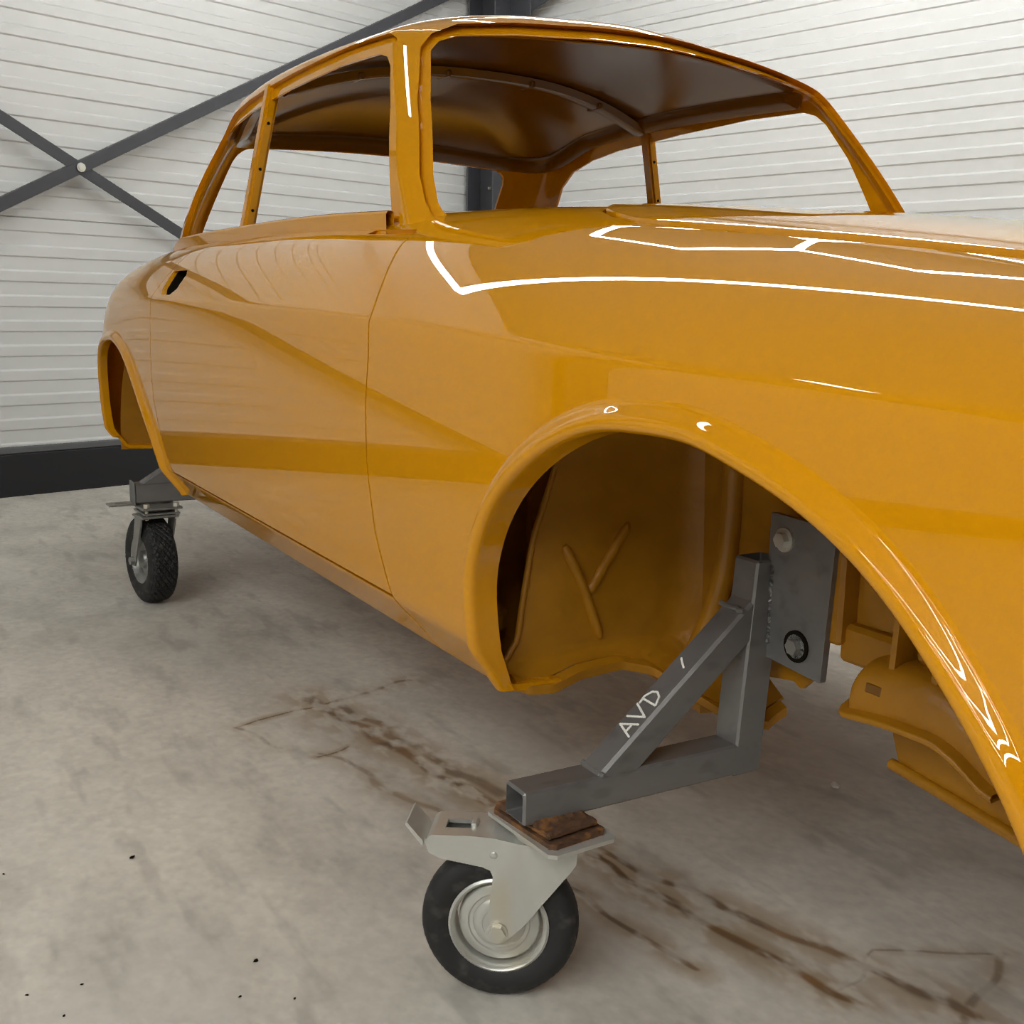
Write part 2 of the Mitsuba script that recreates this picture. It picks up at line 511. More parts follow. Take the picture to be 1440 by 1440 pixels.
XC, XZ, XO = -2.676, 1.465, 0.10
b1, M1, L1 = brace((XC - 2.62, XZ - 1.376), (XC + 2.43, XZ + 1.276), XO, 'dark grey angle bar brace rising from lower left to upper right across the left wall')
b2, M2, L2 = brace((XC - 2.62, XZ + 1.376), (XC + 2.43, XZ - 1.276), XO - 0.012, 'dark grey flat bar brace falling from upper left to lower right across the left wall', legs=False)
hexb = lambda r, h: trimesh.creation.cylinder(r, h, sections=6)
m = xf(trimesh.util.concatenate([hexb(0.014, 0.014), trimesh.creation.cylinder(0.020, 0.004, sections=20)]), frame(K + A_L * XC + N_L * (XO + 0.010) + Z * XZ, A_L, Z, N_L))
obj('bolt', m, 'm_zinc', b1, smooth=False, label='bright zinc bolt where the two braces cross')
for k in range(2):
    hm = trimesh.creation.cylinder(0.011, 0.004, sections=14).apply_translation((1.985 + 0.055 * k, 0.004 * k, 0))
    hm = xf(hm, frame(M2[:3, 3] + M2[:3, 1] * 0.0035, M2[:3, 0], M2[:3, 2], M2[:3, 1]))
    obj('bolt_hole', hm, 'm_dark', b2, label='dark punched hole')
b3, M3, L3 = brace((0.30, 2.56), (3.4, 4.0 - 0.5), 0.10, 'dark grey brace rising from the corner column across the right wall', wallframe=(K, N_L, -A_L), width=0.07)

# hexagon LED lamp grid under the ceiling (seen only as white lines mirrored in the paint)


def led_tube(parent, p, q, r=0.022, power=1.0):
    M, L = along(p, q)
    g = 0.006
    m = trimesh.creation.cylinder(r, L - 2 * g, sections=10)
    m = xf(m, M @ frame((L / 2, 0, 0), (0, 0, 1), (0, 1, 0), (-1, 0, 0)))
    m.fix_normals()
    obj('tube', m, 'm_led_body', parent, emitter={'type': 'area', 'radiance': rgb(LED * power, LED * power, LED * power * 0.97)})


def lamp(p0, ang, label, length=4.9, depth=2.0, side=0.577, cells=3, power=1.0, thick=0.022):
    """A rectangular border of LED tubes with a row of hexagons inside it; p0 is the corner, ang the direction of the long side."""
    t = reserve('hexagon_lamp')
    ca, sa = math.cos(ang), math.sin(ang)
    at = lambda u, v: np.array([p0[0] + ca * u - sa * v, p0[1] + sa * u + ca * v, LAMP_Z])
    nl, nd = 5, 2
    for k in range(nl):
        for v in (0, depth):
            led_tube(t, at(length * k / nl, v), at(length * (k + 1) / nl, v), power=power, r=thick)
    for k in range(nd):
        for u in (0, length):
            led_tube(t, at(u, depth * k / nd), at(u, depth * (k + 1) / nd), power=power, r=thick)
    w = side * math.sqrt(3) / 2
    u0, v0 = 1.13, 0.72
    for k in range(cells + 1):
        lo, hi = v0 + side / 2, v0 + side * 1.5
        led_tube(t, at(u0 + 2 * w * k, lo), at(u0 + 2 * w * k, hi), power=power, r=thick)
        if k < cells:
            a0, a1 = u0 + 2 * w * k, u0 + 2 * w * (k + 1)
            mid = (a0 + a1) / 2
            led_tube(t, at(a0, lo), at(mid, v0), power=power, r=thick)
            led_tube(t, at(mid, v0), at(a1, lo), power=power, r=thick)
            led_tube(t, at(a0, hi), at(mid, v0 + 2 * side), power=power, r=thick)
            led_tube(t, at(mid, v0 + 2 * side), at(a1, hi), power=power, r=thick)
    tag(t, label, 'ceiling lamp')
    return t


lamp((-4.48, -0.90), math.radians(28), 'LED lamp of hexagons in a rectangular border hanging above the car', depth=2.1, power=0.82)
lamp((-0.55, -5.6), math.radians(16.15), 'LED lamp of hexagons in a border hanging over the free floor beside the car nose', depth=2.4, length=3.4, cells=2, power=1.45, thick=0.035)
pillar_tube = reserve('added_pillar_tube')  # tube added out of view to give the windscreen pillar its highlight
led_tube(pillar_tube, np.array([-2.50, -1.02, LAMP_Z]), np.array([-2.33, -1.40, LAMP_Z]), r=0.045, power=0.8)
tag(pillar_tube, 'added unseen LED tube that puts a white highlight on the windscreen pillar', 'ceiling lamp')


# ================================================================== the car body
car = reserve('car_body')
tag(car, 'amber yellow bare coupe body shell without wheels, glass or trim on wheeled dollies', 'car')


def knots(xs, vs, soft=0.14):
    """A smooth function through (nearly) the given knots."""
    g = np.arange(-5.6, 1.0, 0.01)
    v = gaussian_filter1d(PchipInterpolator(xs, vs, extrapolate=True)(np.clip(g, xs[0] - .1, xs[-1] + .1)), soft / 0.01, mode='nearest')
    return CubicSpline(g, v)


# cross sections: half width b and height z as functions of x, from the sill's underside to the middle of the bonnet
Z_WAIST = knots([-4.6, -4.2, -3.9, -3.6, -3.3, -3.04, -2.18, -1.567, -1.17, -0.777, -0.46, -0.2, 0.05], [.80, .845, .865, .880, .886, .884, .867, .854, .8355, .815, .807, .80, .79])
Z_TOP = knots([-4.6, -4.2, -3.9, -3.6, -3.31, -3.0, -2.58, -2.16, -1.85, -1.72, -1.5, -1.25, -1.08, -0.88, -0.62, -0.3, 0.05], [.90, .975, 1.012, 1.028, 1.030, 1.028, 1.025, 1.018, 1.004, .998, .995, .985, .969, .950, .922, .88, .81])
B_TOP = knots([-4.6, -4.2, -3.9, -3.6, -3.3, -3.0, -2.0, -1.7, -1.45, -1.25, -0.6, 0.05], [.46, .535, .585, .63, .652, .66, .66, .657, .627, .603, .60, .54])
Z_MID = knots([-4.6, -4.2, -3.9, -3.6, -2.5, -1.67, -1.55, -1.31, -1.06, -0.62, -0.3, 0.05], [.93, 1.0, 1.035, 1.048, 1.05, 1.052, 1.048, 1.035, 1.005, .953, .905, .83])
BULGE = knots([-4.6, -3.9, -3.5, -3.0, -1.7, -1.2, -0.6, 0.05], [.03, .026, .016, .010, .010, .015, .016, .018])


def taper(x):
    x = np.asarray(x, float)
    rear = np.where(x < -3.7, 0.44 * (-3.7 - x) ** 2, 0.0)
    front = np.where(x > -0.5, 0.20 * (x + 0.5) ** 2, 0.0)
    return rear + front


SEG = [6, 14, 40, 46, 60, 44]                             # samples: underside, rocker, door side, shoulder (two parts), bonnet
V_SILL, V_WAIST, V_TOP = 20, 60, 106


def section(x):
    tp = float(taper(x))
    low = 0.0 if x > -3.7 else 0.5 * (-3.7 - x) ** 2
    zw, zt, bt = float(Z_WAIST(x)), float(Z_TOP(x)), float(B_TOP(x)) - 0.35 * tp
    zm = float(Z_MID(x))
    bw = 0.80 - tp
    P = []
    k0, k1, k2 = np.array([.66 - tp - low * .3, .362 + low]), np.array([.742 - tp - low * .2, .366 + low]), np.array([.792 - tp, .437 + low * .7])
    k3 = np.array([bw + .006, .62])
    k4 = np.array([bw, zw])
    for a, b, n in ((k0, k1, SEG[0]), (k1, k2, SEG[1])):
        t = np.arange(n)[:, None] / n
        P.append(a + (b - a) * t)
    t = np.arange(SEG[2])[:, None] / SEG[2]
    c = 2 * k3 - 0.5 * (k2 + k4)
    P.append((1 - t) ** 2 * k2 + 2 * t * (1 - t) * c + t * t * k4)
    k6 = np.array([bt, zt])
    d = k6 - k4
    nrm = np.array([d[1], -d[0]])
    nrm = nrm / np.linalg.norm(nrm)
    if nrm[0] < 0:
        nrm = -nrm
    k5 = k4 + 0.5 * d + nrm * float(BULGE(x))
    k7 = np.array([bt * .5, zt + (zm - zt) * .80])
    k8 = np.array([0.0, zm])
    pts = np.array([k4, k5, k6, k7, k8])
    s = np.r_[0, np.cumsum(np.linalg.norm(np.diff(pts, axis=0), axis=1))]
    end = (pts[4] - pts[3]) / (s[4] - s[3])
    cs = CubicSpline(s, pts, bc_type=((2, (0.0, 0.0)), (1, (-1.0, 0.0))))
    q = np.concatenate([np.arange(46) / 46 * s[2], s[2] + (np.arange(105) / 104) * (s[4] - s[2])])
    P.append(cs(q))
    P = np.concatenate(P)
    e = np.concatenate([P[:1] * 2 - P[6:0:-1], P, np.stack([-P[-2:-8:-1, 0], P[-2:-8:-1, 1]], -1)])
    soft = gaussian_filter1d(e, 0.9, axis=0)[6:-6]
    wide = gaussian_filter1d(np.concatenate([P[:1].repeat(30, 0), P, P[-1:].repeat(30, 0)]), 9, axis=0)[30:-30]
    w = np.clip((-3.06 - x) / 0.75, 0, 1)                # the crease fades out over the rear wing
    w = w * w * (3 - 2 * w)
    idx = np.arange(len(P))
    band = np.exp(-((idx - V_WAIST) / 14.0) ** 2) * w
    return soft * (1 - band[:, None]) + wide * band[:, None]


def surface(x0, x1, v0=0, v1=None, dx=0.012, side=-1):
    n = max(3, int(round((x1 - x0) / dx)) + 1)
    xs = np.linspace(x0, x1, n)
    S = []
    for x in xs:
        p = section(x)[v0:v1]
        S.append(np.column_stack([np.full(len(p), x), side * p[:, 0], p[:, 1]]))
    return np.array(S)


def sec_at(x, z):
    """Half width of the side at height z (below the shoulder top)."""
    p = section(x)[:V_TOP]
    return float(np.interp(z, p[6:, 1], p[6:, 0]))


NOSE, TAIL = 0.03, -4.55
# wheel openings in side view (x, z)
ARCH_F = np.array([(-1.222, .330), (-1.218, .378), (-1.2165, .43), (-1.2165, .479), (-1.213, .527), (-1.197, .570), (-1.165, .621), (-1.110, .673), (-1.035, .717), (-.972, .741), (-.913, .752), (-.814, .7545), (-.719, .736), (-.623, .704), (-.554, .665), (-.513, .630), (-.4726, .588), (-.433, .535), (-.408, .48), (-.398, .43), (-.395, .378), (-.395, .330)])
ARCH_R = np.array([(-2.975, .33), (-2.985, .385), (-3.01, .43), (-3.07, .50), (-3.20, .60), (-3.30, .665), (-3.39, .712), (-3.50, .745), (-3.60, .757), (-3.70, .752), (-3.80, .725), (-3.87, .675), (-3.91, .60), (-3.915, .52), (-3.905, .45), (-3.89, .40), (-3.88, .33)])


def smooth_curve(P, n=120):
    P = np.asarray(P, float)
    s = np.r_[0, np.cumsum(np.linalg.norm(np.diff(P, axis=0), axis=1))]
    q = np.linspace(0, s[-1], n)
    out = np.stack([PchipInterpolator(s, P[:, k])(q) for k in (0, 1)], -1)
    e = np.concatenate([2 * out[0] - out[8:0:-1], out, 2 * out[-1] - out[-2:-10:-1]])
    return gaussian_filter1d(e, 2.5, axis=0)[8:-8]


CF, CR = smooth_curve(ARCH_F, 160), smooth_curve(ARCH_R, 160)


def arch_poly(C, grow=0.0):
    p = Polygon(np.vstack([C, [(C[-1, 0], -0.5), (C[0, 0], -0.5)]]))
    return p.buffer(grow) if grow else p


def add_shell(name, M, parent, mat='m_paint', mirror_to=None, label=None):
    key = numbered((parent + '__' if parent else '') + name)
    scene[key] = {**ply_of(M), 'bsdf': {'type': 'ref', 'id': mat}}
    if label:
        labels[key] = {'label': label}
    if mirror_to is not None:
        k2 = numbered((parent + '__' if parent else '') + name)
        scene[k2] = {**ply_of(M, mirror=True), 'bsdf': {'type': 'ref', 'id': mat}}
        return key, k2
    return key


GAP = 0.0022
SKIN = 0.010
# shut lines in side view
DOOR = [(-1.715, 1.10), (-1.70, .992), (-1.69, .970), (-1.63, .915), (-1.572, .858), (-1.566, .80), (-1.572, .735), (-1.567, .64), (-1.544, .531), (-1.503, .441),
        (-2.0, .4405), (-2.9, .4405), (-2.935, .452), (-2.965, .482), (-3.015, .56), (-3.048, .62), (-3.066, .70), (-3.070, .88), (-3.07, .95), (-3.06, 1.10)]
door_poly = Polygon(DOOR)
HANDLE = Polygon([(-3.040, .9555), (-2.898, .9555), (-2.868, .944), (-2.857, .908), (-2.885, .8935), (-2.972, .8935), (-3.008, .909)]).buffer(-.003).buffer(.003)
SLIT = Polygon([(-1.695, .989), (-1.712, .9985), (-1.87, 1.0065), (-1.888, .9985)])
SILL_TOP = sbox(-2.99, 0.0, -1.49, .4395)
FRONT = Polygon([(NOSE + .1, 1.3), (-1.9, 1.3), (-1.9, .999), (-1.70, .992)] + DOOR[2:10] + [(-1.46, .41), (-1.43, .37), (-1.42, .30), (NOSE + .1, .30)])

RIGHT = -1
for side in (-1, 1):
    nm = '' if side < 0 else ''
    # wing
    S = surface(-1.92, NOSE, 0, V_TOP + 1, side=side)
    M = shell(S, SKIN, flip=(side > 0))
    M = M ^ prism(FRONT.buffer(-GAP), 'y', -1.2, 1.2)
    M = M - prism(SLIT, 'y', -1.2, 1.2)
    M = M - prism(arch_poly(CF, 0.012), 'y', -1.2, 1.2)
    wing = add_shell('front_wing', M, car)
    # door
    S = surface(-3.2, -1.45, 10, V_TOP + 1, side=side)
    M = shell(S, SKIN, flip=(side > 0))
    door_body = M ^ prism(door_poly.buffer(-GAP), 'y', -1.2, 1.2)
    M = door_body - prism(HANDLE, 'y', -1.2, 1.2) - prism(SLIT, 'y', -1.2, 1.2)
    door = add_shell('door', M, car)
    # handle recess: walls and floor of the pocket, coloured dark for the shade inside
    Sh = surface(-3.10, -2.80, 40, V_TOP + 1, side=side)
    walls = shell(Sh, 0.022, offset=SKIN) ^ prism(HANDLE.buffer(0.004).difference(HANDLE), 'y', -1.2, 1.2)
    back = shell(Sh, 0.003, offset=SKIN + 0.019) ^ prism(HANDLE.buffer(0.004), 'y', -1.2, 1.2)
    add_shell('handle_recess', walls + back, door, 'm_dark', label='open slot for the missing door handle')
    Sg = surface(-1.90, -1.68, V_TOP - 14, V_TOP + 1, side=side)  # dark strip standing in for the shade inside the slit
    add_shell('door_gap_shade', shell(Sg, 0.002, offset=0.0125), door, 'm_dark', label='dark strip painted as the shade in the gap at the top corner of the door')
    # sill
    S = surface(-3.02, -1.40, 0, V_SILL + 8, side=side)
    M = shell(S, SKIN, flip=(side > 0))
    sill_poly = Polygon([(-1.503, .4395), (-1.463, .41), (-1.433, .37), (-1.423, .30), (-3.3, .30), (-3.3, .4395)])
    M = M ^ prism(sill_poly.buffer(-0.0012), 'y', -1.2, 1.2)
    M = M - prism(arch_poly(CR, 0.012), 'y', -1.2, 1.2)
    add_shell('sill', M, car)
    # rear wing
    S = surface(TAIL, -2.9, 0, V_TOP + 1, side=side)
    M = shell(S, SKIN, flip=(side > 0))
    rear = Polygon([(TAIL - .1, .25), (-2.9, .25), (-2.9, .4398), (-2.9, .4401), (-2.935, .452), (-2.965, .482), (-3.015, .56), (-3.048, .62), (-3.066, .70), (-3.070, .88), (-3.07, .95), (-3.06, 1.2), (TAIL - .1, 1.2)])
    M = M ^ prism(rear.buffer(-GAP), 'y', -1.2, 1.2)
    M = M - prism(arch_poly(CR, 0.012), 'y', -1.2, 1.2)
    M = M - prism(sill_poly, 'y', -1.2, 1.2)
    rwing = add_shell('rear_wing', M, car)
    # inner skin behind the shut lines
    S = surface(-3.35, -1.30, 12, V_TOP - 1, dx=0.03, side=side)
    M = shell(S, 0.004, flip=(side > 0), offset=0.032)
    M = M - prism(arch_poly(CF, 0.02), 'y', -1.2, 1.2) - prism(arch_poly(CR, 0.02), 'y', -1.2, 1.2)
    M = M - prism(HANDLE.buffer(0.02), 'y', -1.2, 1.2)
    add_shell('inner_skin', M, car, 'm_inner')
    # flared lips round the wheel openings
    for C, holder, nlip in ((CF, wing, 'wheel_arch_lip'), (CR, rwing, 'wheel_arch_lip')):
        tg = np.gradient(C, axis=0)
        tg /= np.linalg.norm(tg, axis=1)[:, None]
        out2 = np.stack([-tg[:, 1], tg[:, 0]], -1)
        ctr = np.array([C[:, 0].mean(), .45])
        sg = np.sign(((C - ctr) * out2).sum(1).mean())
        out2 = out2 * sg
        ret = .028 if C is CF else .016
        prof = [(.036, -.0012), (.032, .0008), (.028, .0028), (.023, .0075), (.0185, .0120), (.014, .0145), (.009, .0148), (.0045, .0132), (.0015, .0095), (.0, .0045), (.0, -.004), (.0, -.6 * ret), (.0, -ret)]
        G = []
        for i in range(len(C)):
            row = []
            for d, h in prof:
                if h < -.005 and C[i, 1] < .44:
                    h = h * max(.25, (C[i, 1] - .36) / .08)
                q = C[i] + out2[i] * d
                zq = min(max(q[1], .3405), .9)
                bb = sec_at(q[0], max(zq, .372))
                if q[1] < .40:
                    bb -= 0.0
                row.append([q[0], side * (bb + h), q[1]])
            G.append(row)
        G = np.array(G)
        keep = (G[:, :, 2].min(1) > .366) & ((G[:, 0, 0] > -3.6) | (G[:, :, 2].min(1) > .412))
        G = G[keep]
        # densify the profile with a spline
        sp = np.linspace(0, 1, len(prof))
        G = CubicSpline(sp, G, axis=1)(np.linspace(0, 1, 40))
        test = np.cross(G[80, 12] - G[79, 12], G[79, 13] - G[79, 12])
        M = shell(G, 0.004)
        add_shell(nlip, M, holder)

# bonnet, cowl and boot lid: both halves in one grid


def full(x0, x1, v0, dx=0.012):
    R = surface(x0, x1, v0, None, dx=dx, side=-1)
    L = surface(x0, x1, v0, None, dx=dx, side=1)
    return np.concatenate([R, L[:, -2::-1]], axis=1)


HOOD = Polygon([(NOSE + .05, -.594), (-1.12, -.594), (-1.20, -.588), (-1.27, -.570), (-1.33, -.545), (-1.38, -.50), (-1.41, -.43), (-1.42, -.3), (-1.425, 0), (-1.42, .3), (-1.41, .43), (-1.38, .50), (-1.33, .545), (-1.27, .570), (-1.20, .588), (-1.12, .594), (NOSE + .05, .594)])
S = full(-1.95, NOSE, V_TOP - 3)
Mb = shell(S, 0.010) if True else None
M = shell(S, 0.010, offset=-0.004) ^ prism(HOOD.buffer(-0.003), 'z', 0, 2)
add_shell('bonnet', M, car)
S = full(-1.95, NOSE, V_TOP)
M = shell(S, 0.010)
COWL = Polygon([(-1.92, -.70), (-1.0, -.70), (-1.0, .70), (-1.92, .70)]).difference(HOOD.buffer(0.003))
strip = Polygon([(-1.05, -.8), (NOSE + .1, -.8), (NOSE + .1, .8), (-1.05, .8)]).difference(HOOD.buffer(0.002))
Mc = M ^ prism(COWL, 'z', 0, 2)
add_shell('cowl', Mc, car)
under = shell(full(-1.5, NOSE, V_TOP - 2, 0.03), 0.004, offset=0.035)
add_shell('bonnet_frame', under, car, 'm_inner')
S = full(TAIL, -3.4, V_TOP)
M = shell(S, 0.010) ^ prism(sbox(TAIL - .1, -.8, -3.62, .8), 'z', 0, 2)
add_shell('boot_lid', M, car)

# nose and tail closing panels
for x, nmn in ((NOSE, 'nose_panel'), (TAIL, 'tail_panel')):
    p = section(x)[6:]
    ring = np.vstack([np.column_stack([-p[:, 0], p[:, 1]]), np.column_stack([p[::-1, 0], p[::-1, 1]])])
    pp = Polygon(ring).buffer(0)
    obj(nmn, tri(prism(pp, 'x', x - 0.006, x + 0.006)), 'm_paint', car)

# ------------------------------------------------------------------ greenhouse: roof and pillars
BASE = np.array([(-1.60, 0, 1.03), (-1.62, .32, 1.028), (-1.725, .606, 1.005), (-1.79, .642, 1.0), (-2.7, .645, 1.015), (-3.2, .645, 1.012), (-3.56, .618, .995), (-3.71, .56, .985), (-3.76, .3, .985), (-3.775, 0, .985)])
RAIL = np.array([(-1.915, 0, 1.399), (-1.955, .28, 1.395), (-2.003, .509, 1.382), (-2.072, .5525, 1.390), (-2.70, .565, 1.413), (-2.98, .562, 1.402), (-3.235, .536, 1.348), (-3.37, .47, 1.36), (-3.42, .25, 1.378), (-3.43, 0, 1.385)])
SPINE = np.array([-2.25, -2.27, -2.30, -2.34, -2.62, -2.80, -2.92, -2.97, -3.0, -3.02])
ph = np.array([0, .32, .60, .70, 1.5, 2.0, 2.4, 2.6, 2.86, 3.15])
NPH = 190
pq = np.interp(np.linspace(0, 1, NPH), np.linspace(0, 1, 12), [0, .32, .52, .60, .66, .74, 1.2, 2.0, 2.36, 2.52, 2.72, 3.15])
ROOF_Z, ROOF_G = 1.503, 2.4


def loop(A):
    ext_ph = np.r_[-ph[3:0:-1], ph, 2 * ph[-1] - ph[-2:-5:-1]]
    mir = A * [1, -1, 1]
    ext = np.vstack([mir[3:0:-1], A, mir[-2:-5:-1]])
    return PchipInterpolator(ext_ph, ext, axis=0)(pq)


def greenhouse(roof_z=ROOF_Z, roof_g=ROOF_G):
    """Grid (round the car, base to roof middle) of the greenhouse's outer surface."""
    LB, LR = loop(BASE), loop(RAIL)
    SX = PchipInterpolator(ph, SPINE)(pq)
    rows = []
    bul = loop(np.array([(.018, 0, 0), (.018, 0, 0), (.010, .006, 0), (.004, .012, 0), (0, .016, 0), (0, .018, .0), (-.035, .016, .0), (-.035, .010, 0), (-.03, 0, 0), (-.03, 0, 0)]))
    for s in np.linspace(0, 1, 46)[:-1]:
        rows.append(LB + (LR - LB) * s + bul * math.sin(PI * s))
    for s in np.linspace(0, 1, 60) ** 1.25:
        g = 1 - (1 - s) ** roof_g
        P = np.column_stack([LR[:, 0] + (SX - LR[:, 0]) * s, LR[:, 1] * (1 - s), LR[:, 2] + (roof_z - .012 * ((SX + 2.6) / .4) ** 2 - LR[:, 2]) * g])
        rows.append(P)
    G = np.array(rows).transpose(1, 0, 2)
    G = np.concatenate([G[:, :1], gaussian_filter1d(G, 2.2, axis=1, mode='nearest')[:, 1:-1], G[:, -1:]], axis=1)
    return np.concatenate([G * [1, -1, 1], G[-2:0:-1]], axis=0)   # right half front to rear, then left half rear to front


GH = greenhouse()

SIDE_WIN = [(-1.868, .97), (-1.885, 1.042), (-1.975, 1.236), (-2.030, 1.318), (-2.058, 1.340), (-2.10, 1.353), (-2.30, 1.363), (-2.60, 1.362), (-2.90, 1.352), (-3.04, 1.338), (-3.14, 1.313), (-3.22, 1.268), (-3.31, 1.18), (-3.42, 1.06), (-3.48, .97)]
side_win = Polygon(SIDE_WIN).buffer(-.012).buffer(.012)
SIDE_OUT = [(-1.805, .97), (-1.823, 1.038), (-1.927, 1.228), (-2.001, 1.330), (-2.032, 1.370), (-2.060, 1.384), (-2.22, 1.393), (-2.32, 1.394), (-2.60, 1.393), (-2.90, 1.383), (-3.04, 1.367), (-3.16, 1.336), (-3.25, 1.282), (-3.34, 1.195), (-3.45, 1.07), (-3.51, .97)]
side_out = Polygon(SIDE_OUT)


def both(P):
    return Polygon([(-y, z) for y, z in P[:0:-1]] + P).buffer(-.02).buffer(.02)


ws_in = both([(0.0, 1.405), (.15, 1.405), (.31, 1.397), (.438, 1.382), (.480, 1.366), (.503, 1.345), (.540, 1.244), (.582, 1.10), (.590, 1.05), (.588, 1.03), (.575, 1.02)])
ws_out = both([(0.0, 1.437), (.126, 1.438), (.30, 1.428), (.425, 1.410), (.495, 1.378), (.525, 1.348), (.566, 1.241), (.606, 1.098), (.612, 1.05), (.61, 1.02), (.58, 1.0)])
rw_poly = Polygon([(-.53, 1.02), (-.46, 1.325)] + [(y, 1.352 - .022 * (abs(y) / .45) ** 2) for y in np.linspace(-.44, .44, 15)] + [(.46, 1.325), (.53, 1.02)]).buffer(-.06).buffer(.06)


def openings(M, grow):
    M = M - prism(side_out if grow else side_win, 'y', -1.0, 1.0)
    M = M - prism(ws_out if grow else ws_in, 'x', -2.30, -1.0)
    M = M - prism(rw_poly.buffer(grow * 1.6), 'x', -4.2, -3.05)
    return M


try:
    Mo = shell(GH, 0.012, wrap=True)
except RuntimeError:
    Mo = shell(GH, 0.012, wrap=True, flip=True)
Mo = openings(Mo, 0.013)
roof = add_shell('roof', Mo, car)
Mi = openings(shell(GH, 0.006, wrap=True, offset=0.0122), 0.0)
add_shell('window_flange', Mi, roof, 'm_paint')

# door pillars between the side windows, window sill rails
for side in (-1, 1):
    p, q = np.array([-2.755, side * .640, 1.0]), np.array([-2.742, side * .560, 1.392])
    Mx, L = along(p, q, up=(1, 0, 0))
    ex = (q - p) / L
    fx = np.array([1.0, 0, 0])
    fy = np.cross(ex, fx)
    fr = frame(p, fx, fy / np.linalg.norm(fy), ex)
    prof = Polygon([(-.016, -.015), (.010, -.015), (.010, -.008), (.016, -.008), (.016, .008), (.010, .008), (.010, .015), (-.016, .015)])
    m = xf(tri(prism(prof, 'z', 0, L)), fr)
    m.fix_normals()
    pil = obj('door_pillar', m, 'm_paint', car, smooth=20)
    for k, h in enumerate((.10, .20, .31)):
        hm = xf(trimesh.creation.cylinder(.0036, .002, sections=16), fr @ frame((.0165, 0, h), (0, 1, 0), (0, 0, 1), (1, 0, 0)))
        obj('screw_hole', hm, 'm_dark', pil, smooth=False)
    xs = np.linspace(-3.50, -1.838, 150)
    rows = []
    ring = [(-.004, -.03), (.010, -.03), (.011, .026), (.008, .0315), (.003, .0335), (-.003, .0315), (-.004, .026)]
    for x in xs:
        sc = section(x)[V_TOP]
        e = min(1.0, max(0.0, (x + 3.52) / .12))
        rows.append([[x, side * (sc[0] - .012 + dy), sc[1] + dz * (1 if dz < 0 else (.25 + .75 * e))] for dy, dz in ring])
    R = np.array(rows)
    nu, nv, _ = R.shape
    R2 = np.concatenate([R, R[:, :1]], axis=1)
    F = grid_faces(nu, nv + 1)
    m = trimesh.Trimesh(R2.reshape(-1, 3), F, process=True)
    m.fix_normals()
    obj('window_sill_rail', m, 'm_paint', car, smooth=35)

# roof bow and the rails round the inside of the roof
def gh_point(phi_frac, row):
    return GH[int(phi_frac * (NPH - 1)), row]


inner = GH - 0.0


def roof_under(x, y):
    """Height of the roof's outer surface at (x, y)."""
    P = GH[:, 44:].reshape(-1, 3)
    i = np.argmin((P[:, 0] - x) ** 2 + (P[:, 1] - y) ** 2)
    return P[i, 2]


def sweep_strip(path, prof, normals, mat, name, parent, ease=0):
    rows = []
    for i, (c, (e1, e2)) in enumerate(zip(path, normals)):
        k = min(1.0, .15 + min(i, len(path) - 1 - i) / ease) if ease else 1.0
        rows.append([c + e1 * a * k + e2 * (b * k + .018 * (1 - k)) for a, b in prof])
    R = np.array(rows)
    nr = R.shape[1]
    R = np.concatenate([R, R[:, :1]], axis=1)
    F = grid_faces(R.shape[0], R.shape[1])
    n0 = (R.shape[0] - 1) * R.shape[1]
    F = np.vstack([F, [[0, k + 1, k] for k in range(1, nr - 1)], [[n0, n0 + k, n0 + k + 1] for k in range(1, nr - 1)]])
    m = trimesh.Trimesh(R.reshape(-1, 3), F, process=True)
    m.fix_normals()
    return obj(name, m, mat, parent, smooth=35)


ys = np.linspace(-.53, .53, 61)
bow = []
for y in ys:
    zz = roof_under(-2.74, y)
    bow.append([-2.74 + .05 * (1 - (abs(y) / .53) ** 2), y, zz - .036 - .012 * (abs(y) / .53) ** 4])
bow = np.array(bow)
bow[:, 2] = gaussian_filter1d(bow[:, 2], 2, mode='nearest')
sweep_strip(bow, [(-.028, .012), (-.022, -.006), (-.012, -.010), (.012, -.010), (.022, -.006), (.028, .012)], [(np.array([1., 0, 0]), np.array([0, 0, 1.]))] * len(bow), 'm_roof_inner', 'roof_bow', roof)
for y in (-.36, -.12, .12, .36):
    i = np.argmin(abs(ys - y))
    obj('bow_clip', tri(bevel_box((.066, .012, .016), bow[i] + (0, 0, -.003), .003)), 'm_roof_inner', roof)
# inner headliner panel (matt underside of the roof)
M = shell(GH[:, 54:], 0.003, wrap=True, offset=0.0190)
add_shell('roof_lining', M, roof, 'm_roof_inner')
# inner cant rails: a stepped ledge all round above the glass line
loop_i = []
for k in range(GH.shape[0]):
    a, b = GH[k, 44], GH[k, 54]
    loop_i.append((a, b))
path, nrm = [], []
for k in range(GH.shape[0]):
    p0, p1 = GH[k, 45], GH[k, 56]
    t_in = p1 - p0
    t_in[2] = 0
    t_in /= np.linalg.norm(t_in)
    path.append(p0 + t_in * .050 + np.array([0, 0, -.008]))
    nrm.append((t_in, np.array([0, 0, 1.])))
i0 = int(NPH * .36)
path, nrm = path[i0:-i0], nrm[i0:-i0]
sweep_strip(np.array(path), [(-.030, .018), (-.030, -.014), (-.022, -.020), (.006, -.006), (.020, .012), (.020, .024)], nrm, 'm_roof_inner', 'cant_rail', roof, ease=14)

